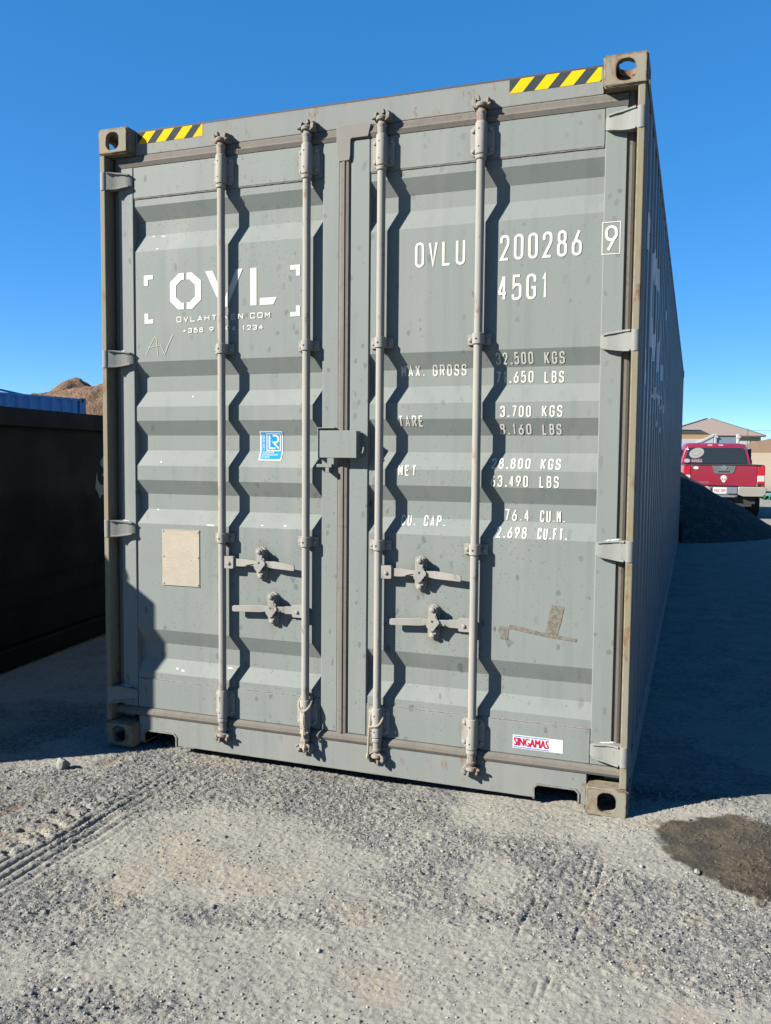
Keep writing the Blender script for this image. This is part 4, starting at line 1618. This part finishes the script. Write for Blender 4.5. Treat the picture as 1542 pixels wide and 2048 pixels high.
mk('end_wall', MB().box(.09, 2.348, LEN - .05, LEN - .03, .1, HB - .05), plain('brown_end_wall', (.16, .10, .075), .8), BC)
mk('end_wall', MB().box(.09, 2.348, .03, .05, .1, HB - .05), M_bluec, BC)
# a bent loop of pipe lying on its roof
pp = [(1.8, 8.6 + .25 * k, HB + .02 + .10 * math.sin(math.pi * k / 10)) for k in range(11)]
o = mk('bent_pipe', MB().tube(pp, .022, 8), plain('blue_pipe', (.03, .22, .45), .5), BC)

# ------------------------------------------------------------------ pickup truck
def car_paint():
    t = NT('dark_red_car_paint')
    c = t.mix(t.noise(3), (.30, .006, .024), (.36, .010, .032))
    t.out(c, .32, 0)
    t.b.inputs["Coat Weight"].default_value = .6
    t.b.inputs["Coat Roughness"].default_value = .08
    return t.mat


M_car = car_paint()
M_glass = plain('dark_tinted_glass', (.012, .016, .022), .08, 0, .1)
M_tyre = plain('tyre_rubber', (.02, .02, .02), .9)
M_rim = plain('alloy_rim', (.45, .45, .46), .35, .8)
M_trim = plain('grey_plastic_trim', (.14, .15, .16), .55)
M_bumper = plain('tan_chrome_bumper', (.50, .46, .40), .35, .25)
M_steel = plain('bright_steel', (.62, .64, .68), .2, .7)
M_tail = plain('red_lens', (.55, .01, .025), .2)
M_lens = plain('clear_lens', (.65, .60, .56), .2)
M_dk = plain('black_plastic', (.02, .02, .022), .7)
T = empty('pickup_truck', (3.32, 18.40, 0), math.radians(4.8))
tag(T, 'dark red crew-cab pickup truck seen from behind past the gravel pile', 'pickup truck')


def loft(sections, name, mat, parent, bevel=0):
    """sections: list of (y, [(x,z)...]) closed rings"""
    n = len(sections[0][1]); V = []
    for y, ring in sections: V += [(a, y, b) for a, b in ring]
    F = []
    for k in range(len(sections) - 1):
        F += [(k * n + i, k * n + (i + 1) % n, (k + 1) * n + (i + 1) % n, (k + 1) * n + i) for i in range(n)]
    F += [tuple(range(n)), tuple(range(len(sections) * n - 1, (len(sections) - 1) * n - 1, -1))]
    return mk(name, MB().add(V, F), mat, parent, bevel, 3)


def body_ring(w, z0, z1, sh):
    return [(-w + .06, z0), (-w, z0 + .10), (-w, sh), (-w + .03, z1 - .04), (-w + .08, z1), (w - .08, z1), (w - .03, z1 - .04), (w, sh), (w, z0 + .10), (w - .06, z0)]


loft([(1.86, body_ring(.91, .42, 1.20, .95)), (3.5, body_ring(.915, .40, 1.20, .95)), (3.75, body_ring(.91, .42, 1.14, .95)), (4.7, body_ring(.88, .42, 1.06, .9)), (5.05, body_ring(.80, .45, .92, .8))], 'body', M_car, T)
# cab greenhouse
def cab_ring(wb, wt, zb, zt):
    return [(-wb, zb), (-wt - .02, zt - .12), (-wt + .05, zt - .02), (-wt + .18, zt), (wt - .18, zt), (wt - .05, zt - .02), (wt + .02, zt - .12), (wb, zb)]
cab = loft([(1.86, cab_ring(.87, .74, 1.18, 1.74)), (2.02, cab_ring(.88, .755, 1.18, 1.815)), (2.8, cab_ring(.88, .76, 1.18, 1.84)), (3.3, cab_ring(.88, .73, 1.18, 1.79)), (3.85, cab_ring(.86, .70, 1.13, 1.20))], 'cab', M_car, T, .012)
mk('rear_window', MB().prism([(-.775, 1.30), (-.69, 1.645), (-.645, 1.70), (.645, 1.70), (.69, 1.645), (.775, 1.30), (.74, 1.275), (-.74, 1.275)], 'y', 1.850, 1.870), M_glass, T, .01)
mk('side_window', MB().prism([(2.1, 1.27), (2.15, 1.68), (2.9, 1.70), (3.45, 1.50), (3.62, 1.27)], 'x', -.885, -.82), M_glass, T)
mk('side_window', MB().prism([(2.1, 1.27), (2.15, 1.68), (2.9, 1.70), (3.45, 1.50), (3.62, 1.27)], 'x', .82, .885), M_glass, T)
mk('brake_light', MB().box(-.09, .06, 1.905, 1.93, 1.755, 1.785), M_tail, cab)
mk('brake_light', MB().box(-.20, -.091, 1.905, 1.93, 1.755, 1.785).box(.061, .17, 1.905, 1.93, 1.755, 1.785), M_lens, cab)
# bed
for s in (-1, 1):
    x0, x1 = sorted((s * .84, s * .912))
    arch = [(.10, .48), (.62, .52)] + [(1.05 + .43 * math.cos(a), .52 + .43 * math.sin(a)) for a in [math.pi - math.pi * i / 10 for i in range(11)]][0:] + [(1.84, .48), (1.84, 1.26), (.12, 1.27), (.075, 1.2), (.075, .7)]
    arch = [p for i, p in enumerate(arch) if i != 1]
    mk('bed_side', MB().prism(arch, 'x', x0, x1), M_car, T, .012)
    x0, x1 = sorted((s * .765, s * .885))
    mk('bed_rail', MB().box(x0, x1, .14, 1.84, 1.262, 1.285), M_dk, T, .005)
mk('bed_floor', MB().box(-.83, .83, .15, 1.84, .72, .76).box(-.83, .83, 1.80, 1.845, .761, 1.25), M_dk, T)
tg = mk('tailgate', MB().prism([(-.735, .775), (-.735, 1.235), (-.71, 1.262), (.71, 1.262), (.735, 1.235), (.735, .775)], 'y', .070, .135), M_car, T, .012, 3)
mk('tailgate_cap', MB().box(-.74, .74, .058, .145, 1.2625, 1.292), M_dk, tg, .008)
mk('handle_panel', MB().prism([(-.27, 1.255), (.27, 1.255), (.215, 1.085), (.16, 1.062), (-.16, 1.062), (-.215, 1.085)], 'y', .058, .072), M_trim, tg, .004)
mk('tailgate_handle', MB().box(-.135, .125, .052, .0585, 1.105, 1.165).box(-.13, .12, .045, .052, 1.108, 1.128, 1), [M_trim, M_dk], tg, .003)
mk('badge', MB().lathe((0, .0585, 1.205), (0, -1, 0), [(.058, -.002), (.058, .008), (.038, .009), (.038, .004)], 20).box(-.068, .068, .046, .050, 1.192, 1.218), M_steel, tg)


def flat_text(txt, x0, x1, z0, h, y, mat, name, parent, bold=.0):
    V, F, _ = text_flat(txt, x0, x1, z0, h, bold)
    return mk(name, MB().add([(a, y, b) for a, b in V], F), mat, parent, smooth=False, recalc=False)


flat_text('FRONTIER', -.64, -.32, .835, .035, .0685, M_steel, 'lettering', tg, .02)
# skull sticker
M_decal = plain('white_decal', (.74, .72, .66), .5)
sk = [(.072 * math.cos(a) * (1.0 if math.sin(a) > -.2 else .8), .955 + .075 * math.sin(a)) for a in [math.radians(-40) + math.radians(260) * i / 16 for i in range(17)]] + [(-.035, .885), (-.028, .862), (.028, .862), (.035, .885)]
mb = MB().add([(a, .0683, b) for a, b in sk], [tuple(range(len(sk)))])
for s in (-1, 1):
    mb.add([(s * .028 + .017 * math.cos(a), .0668, .938 + .014 * math.sin(a)) for a in [2 * math.pi * i / 10 for i in range(10)]], [tuple(range(10))], 1)
mb.add([(-.008, .0668, .908), (.008, .0668, .908), (0, .0668, .926)], [(0, 1, 2)], 1)
mk('skull_sticker', mb, [M_decal, M_dk], tg, smooth=False, recalc=False)
# window stickers
el = lambda cx, cz, rx, rz, tilt: [(cx + rx * math.cos(a) * math.cos(tilt) - rz * math.sin(a) * math.sin(tilt), cz + rx * math.cos(a) * math.sin(tilt) + rz * math.sin(a) * math.cos(tilt)) for a in [2 * math.pi * i / 28 for i in range(28)]]
M_stk1 = plain('grey_sticker', (.42, .42, .40), .5); M_pink = plain('pink_sticker', (.62, .36, .44), .5)
mb = MB()
for k, (rx, rz, m) in enumerate(((.185, .125, 0), (.105, .068, 1), (.098, .062, 0))):
    p = el(-.47, 1.565, rx, rz, .32)
    mb.add([(a, 1.8485 - .0015 * k, b) for a, b in p], [tuple(range(28))], m)
mk('window_sticker', mb, [M_stk1, M_trim], T, smooth=False, recalc=False)
p = el(-.70, 1.365, .075, .05, 0)
mk('window_sticker', MB().add([(a, 1.8483, b) for a, b in p], [tuple(range(28))]), M_pink, T, smooth=False, recalc=False)
flat_text('49ERS', -.60, -.33, 1.325, .058, 1.8483, M_pink, 'window_sticker', T, .03)
flat_text('SAN FRANCISCO', -.60, -.33, 1.392, .022, 1.8483, M_pink, 'window_sticker', T, .02)
p = el(-.63, 1.20, .062, .036, 0)
mk('tailgate_sticker', MB().add([(a, .0683, b) for a, b in p], [tuple(range(28))]), M_decal, tg, smooth=False, recalc=False)
for s in (-1, 1):
    x0, x1 = sorted((s * .745, s * .905))
    mk('taillight', MB().box(x0, x1, .062, .16, 1.03, 1.235), M_tail, T, .015, 3)
    mk('taillight', MB().box(x0, x1, .060, .16, .885, 1.029), M_lens, T, .012, 3)
    mk('taillight', MB().box(x0, x1, .062, .16, .835, .884), M_tail, T, .010, 3)
# bumper
bp = mk('bumper', MB().prism([(.30, .58), (.30, .74), (.34, .765), (.88, .765), (.93, .73), (.91, .60), (.85, .535), (.42, .535)], 'y', -.13, .06).prism([(-.30, .58), (-.30, .74), (-.34, .765), (-.88, .765), (-.93, .73), (-.91, .60), (-.85, .535), (-.42, .535)], 'y', -.13, .06), M_bumper, T, .02, 3)
mk('bumper_step', MB().box(-.299, .299, -.10, .05, .52, .755), M_trim, bp, .01)
mk('hitch_plate', MB().box(.06, .285, -.135, -.101, .60, .75).box(-.20, .25, -.150, -.101, .515, .555), M_steel, bp, .008)
pl = mk('licence_plate', MB().box(-.245, .055, -.112, -.1012, .595, .745), M_stwhite, bp, .004)
flat_text('76S SEF', -.225, .035, .635, .065, -.1135, M_tail, 'plate_lettering', pl, .02)
for y in (1.05, 4.25):
    for s in (-1, 1):
        w = MB()
        xc = s * .79
        w.lathe((xc, y, .37), (1, 0, 0), [(.27, -.115), (.345, -.12), (.37, -.095), (.37, .095), (.345, .12), (.27, .115)], 32)
        tyre = mk('tyre', w, M_tyre, T)
        mk('rim', MB().lathe((xc, y, .37), (s, 0, 0), [(.255, -.10), (.262, .108), (.20, .095), (.07, .112), (.02, .115)], 20), M_rim, tyre)
mk('underbody', MB().box(-.70, .70, .0, 4.8, .36, .50).box(-.62, .62, -.02, .25, .30, .36), M_dk, T)
for s in (-1, 1):
    x0, x1 = sorted((s * .92, s * 1.10))
    mk('wing_mirror', MB().box(x0, x1, 3.42, 3.52, 1.22, 1.40), M_car, T, .03, 3)

# ------------------------------------------------------------------ dump trailer and canopy beyond the truck
M_twhite = plain('white_trailer_paint', (.72, .72, .71), .5)
M_tblue = plain('blue_grey_panel', (.30, .36, .43), .55)
M_ply = plain('orange_plywood', (.62, .38, .17), .8)
TR = empty('dump_trailer', (2.29, 30.5, 0), math.radians(20))
tag(TR, 'white dump trailer with blue-grey tailboard and plywood side behind the red pickup', 'trailer')
mk('side_wall', MB().box(-2.0, 1.08, 0, .05, .80, 2.16), M_twhite, TR, .01)
mk('side_wall', MB().box(-2.0, 1.08, 1.95, 2.0, .80, 2.16), M_twhite, TR, .01)
mk('sideboard', MB().box(-2.0, .98, .005, .045, 2.162, 2.32), M_ply, TR)
mk('gusset', MB().prism([(.42, 2.02), (1.06, 2.345), (1.06, 2.26), (.60, 2.02)], 'y', -.05, -.005).prism([(.62, 1.6), (.62, 2.02), (1.06, 2.255), (1.06, 1.6)], 'y', -.03, -.005), M_twhite, TR, .005)
mk('tailboard', MB().box(1.21, 1.93, .01, .05, .80, 2.25).box(1.20, 1.92, .0, .06, 2.252, 2.29, 1), [M_tblue, M_dk], TR, .006)
for x0 in (1.09, 1.94):
    mk('post', MB().box(x0, x0 + .10, -.03, .08, .70, 2.34).box(x0 - .02, x0 + .15, -.04, .02, 2.20, 2.27), M_twhite, TR, .015)
mk('chassis', MB().box(-2.2, 1.9, .25, 1.75, .55, .78), M_dk, TR)
for x0 in (-.7, .35):
    for y0 in (-.12, 1.9):
        mk('tyre', MB().lathe((x0, y0 + .11, .36), (0, 1, 0), [(.2, -.11), (.34, -.11), (.36, -.08), (.36, .08), (.34, .11), (.2, .11)], 24), M_tyre, TR)
mk('end_wall', MB().box(-2.06, -2.001, 0, 2.0, .8, 2.16), M_twhite, TR)
mk('floor', MB().box(-2.0, 1.93, .051, 1.949, .80, .84), M_dk, TR)

CN = empty('shade_canopy', (1.9, 33.4, 0), math.radians(20))
tag(CN, 'black and grey shade canopy on poles beyond the white trailer', 'canopy')
mk('roof_sheet', MB().prism([(-2.2, 2.60), (1.0, 2.60), (1.0, 2.66), (-2.2, 2.68)], 'y', 0, 2.4), plain('white_edge_sheet', (.6, .6, .6), .6), CN)
mk('fabric', MB().prism([(-2.2, 2.36), (1.55, 2.36), (1.02, 2.598), (-2.2, 2.598)], 'y', .02, .05), plain('dark_shade_fabric', (.085, .085, .085), .8), CN)
for x0 in (-2.0, .9):
    for y0 in (.1, 2.3):
        mk('pole', MB().cyl((x0, y0, 0), (x0, y0, 2.6), .03, n=10), M_dk, CN)

# ------------------------------------------------------------------ green pipes on the ground at the right
M_pipe = plain('green_plastic_pipe', (.10, .56, .33), .5)
spots = ('leftmost', 'second', 'third', 'fourth', 'rightmost')
for k in range(5):
    mb = MB()
    p0 = Vector((4.93 + .172 * k, 29.35 + .055 * k, .085)); d = Vector((.32, .95, 0)).normalized()
    p1 = p0 + d * 5.5
    u = Vector((d.y, -d.x, 0)); w = Vector((0, 0, 1))
    V = []; n = 20
    for p, r in ((p0, .078), (p1, .078), (p1, .066), (p0 + d * .0, .066)):
        V += [tuple(p + u * (r * math.cos(2 * math.pi * i / n)) + w * (r * math.sin(2 * math.pi * i / n))) for i in range(n)]
    F = []
    for q in range(4):
        q2 = (q + 1) % 4
        F += [(q * n + i, q * n + (i + 1) % n, q2 * n + (i + 1) % n, q2 * n + i) for i in range(n)]
    o = mk('green_pipe', mb.add(V, F), M_pipe)
    tag(o, 'long bright green plastic pipe on the ground, %s of the row beside the pickup' % spots[k], 'pipe', 'green pipes laid in a row')

# ------------------------------------------------------------------ house, fence and shrubs on the rise
M_stucco = plain('beige_stucco', (.50, .45, .33), .9, 0, .08, 1)
M_roof = plain('tan_roof_tiles', (.33, .255, .215), .9, 0, .1, 2)
M_fascia = plain('brown_fascia', (.10, .085, .075), .8)
HZ = 2.33
HS = empty('house', (4.73, 132.2, HZ), math.radians(13))
tag(HS, 'single-storey beige house with a broad tan hipped roof on the rise', 'house')
hw, hdp, hz, ap = 7.9, 9.0, 2.62, 5.42
mk('wall', MB().box(-hw + .5, hw - .5, .5, 2 * hdp - .5, -.4, hz), M_stucco, HS)
V = [(-hw, 0, hz), (hw, 0, hz), (hw, 2 * hdp, hz), (-hw, 2 * hdp, hz), (1.35, 7.6, ap), (2.0, 7.6, ap), (1.35, 10.4, ap), (2.0, 10.4, ap)]
rf = mk('roof', MB().add(V, [(0, 1, 5, 4), (1, 2, 7, 5), (2, 3, 6, 7), (3, 0, 4, 6), (4, 5, 7, 6), (3, 2, 1, 0)]), M_roof, HS, smooth=False)
for a, b in ((0, 4), (1, 5)):
    mk('roof_ridge', MB().cyl(V[a], V[b], .13, n=8), M_fascia, rf)
mk('fascia', MB().box(-hw, hw, -.06, 0, hz - .22, hz - .01), M_fascia, HS)
for x0, x1 in ((2.75, 4.15), (4.55, 5.75)):
    w = mk('window', MB().box(x0 - .12, x1 + .12, .42, .497, .72, 1.98), M_twhite, HS)
    mk('pane', MB().box(x0, x1, .38, .419, 1.26, 1.88), plain('window_blind', (.55, .60, .55), .4), w)
    mk('pane', MB().box(x0, x1, .38, .419, .84, 1.24), M_glass if x0 > 4 else bpy.data.materials['window_blind'], w)
mk('wall_panel', MB().box(6.0, 7.2, .40, .49, -.3, 2.2), plain('tan_wall_panel', (.40, .37, .27), .9), HS)

M_fence = plain('tan_wood_fence', (.40, .265, .175), .9, 0, .12, 3)
FN = empty('wooden_fence', (8.3, 118.5, 2.12), math.radians(14))
tag(FN, 'long tan wooden board fence in front of the beige house', 'fence')
for p in range(7):
    mb = MB()
    for k in range(17):
        x0 = p * 2.44 + k * .1435
        top = 1.78 + (0 if p > 0 else -.62 + .036 * k) + .015 * math.sin(k * 2.1 + p)
        mb.box(x0, x0 + .132, 0, .02, -.35, top)
    mb.box(p * 2.44, p * 2.44 + 2.43, .021, .06, .3, .4).box(p * 2.44, p * 2.44 + 2.43, .021, .06, 1.0 if p == 0 else 1.4, 1.08 if p == 0 else 1.5)
    mk('fence_panel', mb, M_fence, FN, smooth=False)
    mk('fence_post', MB().box(p * 2.44 - .05, p * 2.44 + .05, .061, .16, -.4, 1.2 if p == 0 else 1.7), M_fence, FN)

M_bark = plain('grey_brown_twigs', (.085, .065, .05), .95)
R2 = random.Random(4)
for q, (bx, by, lab) in enumerate(((15.0, 141.0, 'bare twiggy shrub behind the fence, right of the house'), (18.5, 143.0, 'bare dark shrub at the far right behind the fence'))):
    sh = empty('bare_shrub', (bx, by, 2.3)); tag(sh, lab, 'shrub')
    mb = MB()
    for k in range(70):
        a = R2.uniform(0, 6.28); L = R2.uniform(1.5, 3.6); sp_ = R2.uniform(.1, .75)
        p = [(0, 0, 0)]
        for j in range(1, 5):
            f = j / 4
            p.append((math.cos(a) * L * sp_ * f + R2.uniform(-.15, .15), math.sin(a) * L * sp_ * f + R2.uniform(-.15, .15), L * f * (1 - .25 * sp_ * f)))
        mb.tube(p, [.05, .04, .03, .02, .01], 4)
    mk('twigs', mb, M_bark, sh)
    mk('trunk', MB().cyl((0, 0, -.6), (0, 0, .3), .12, .09, 8), M_bark, sh)
o = mk('fence_pole', MB().cyl((9.2, 119.2, 1.9), (9.2, 119.2, 5.6), .035, n=8).cyl((9.2, 119.2, 5.3), (18.0, 121.4, 5.1), .02, n=6), M_dk)
tag(o, 'thin dark pole with a rail standing in front of the beige house', 'pole')
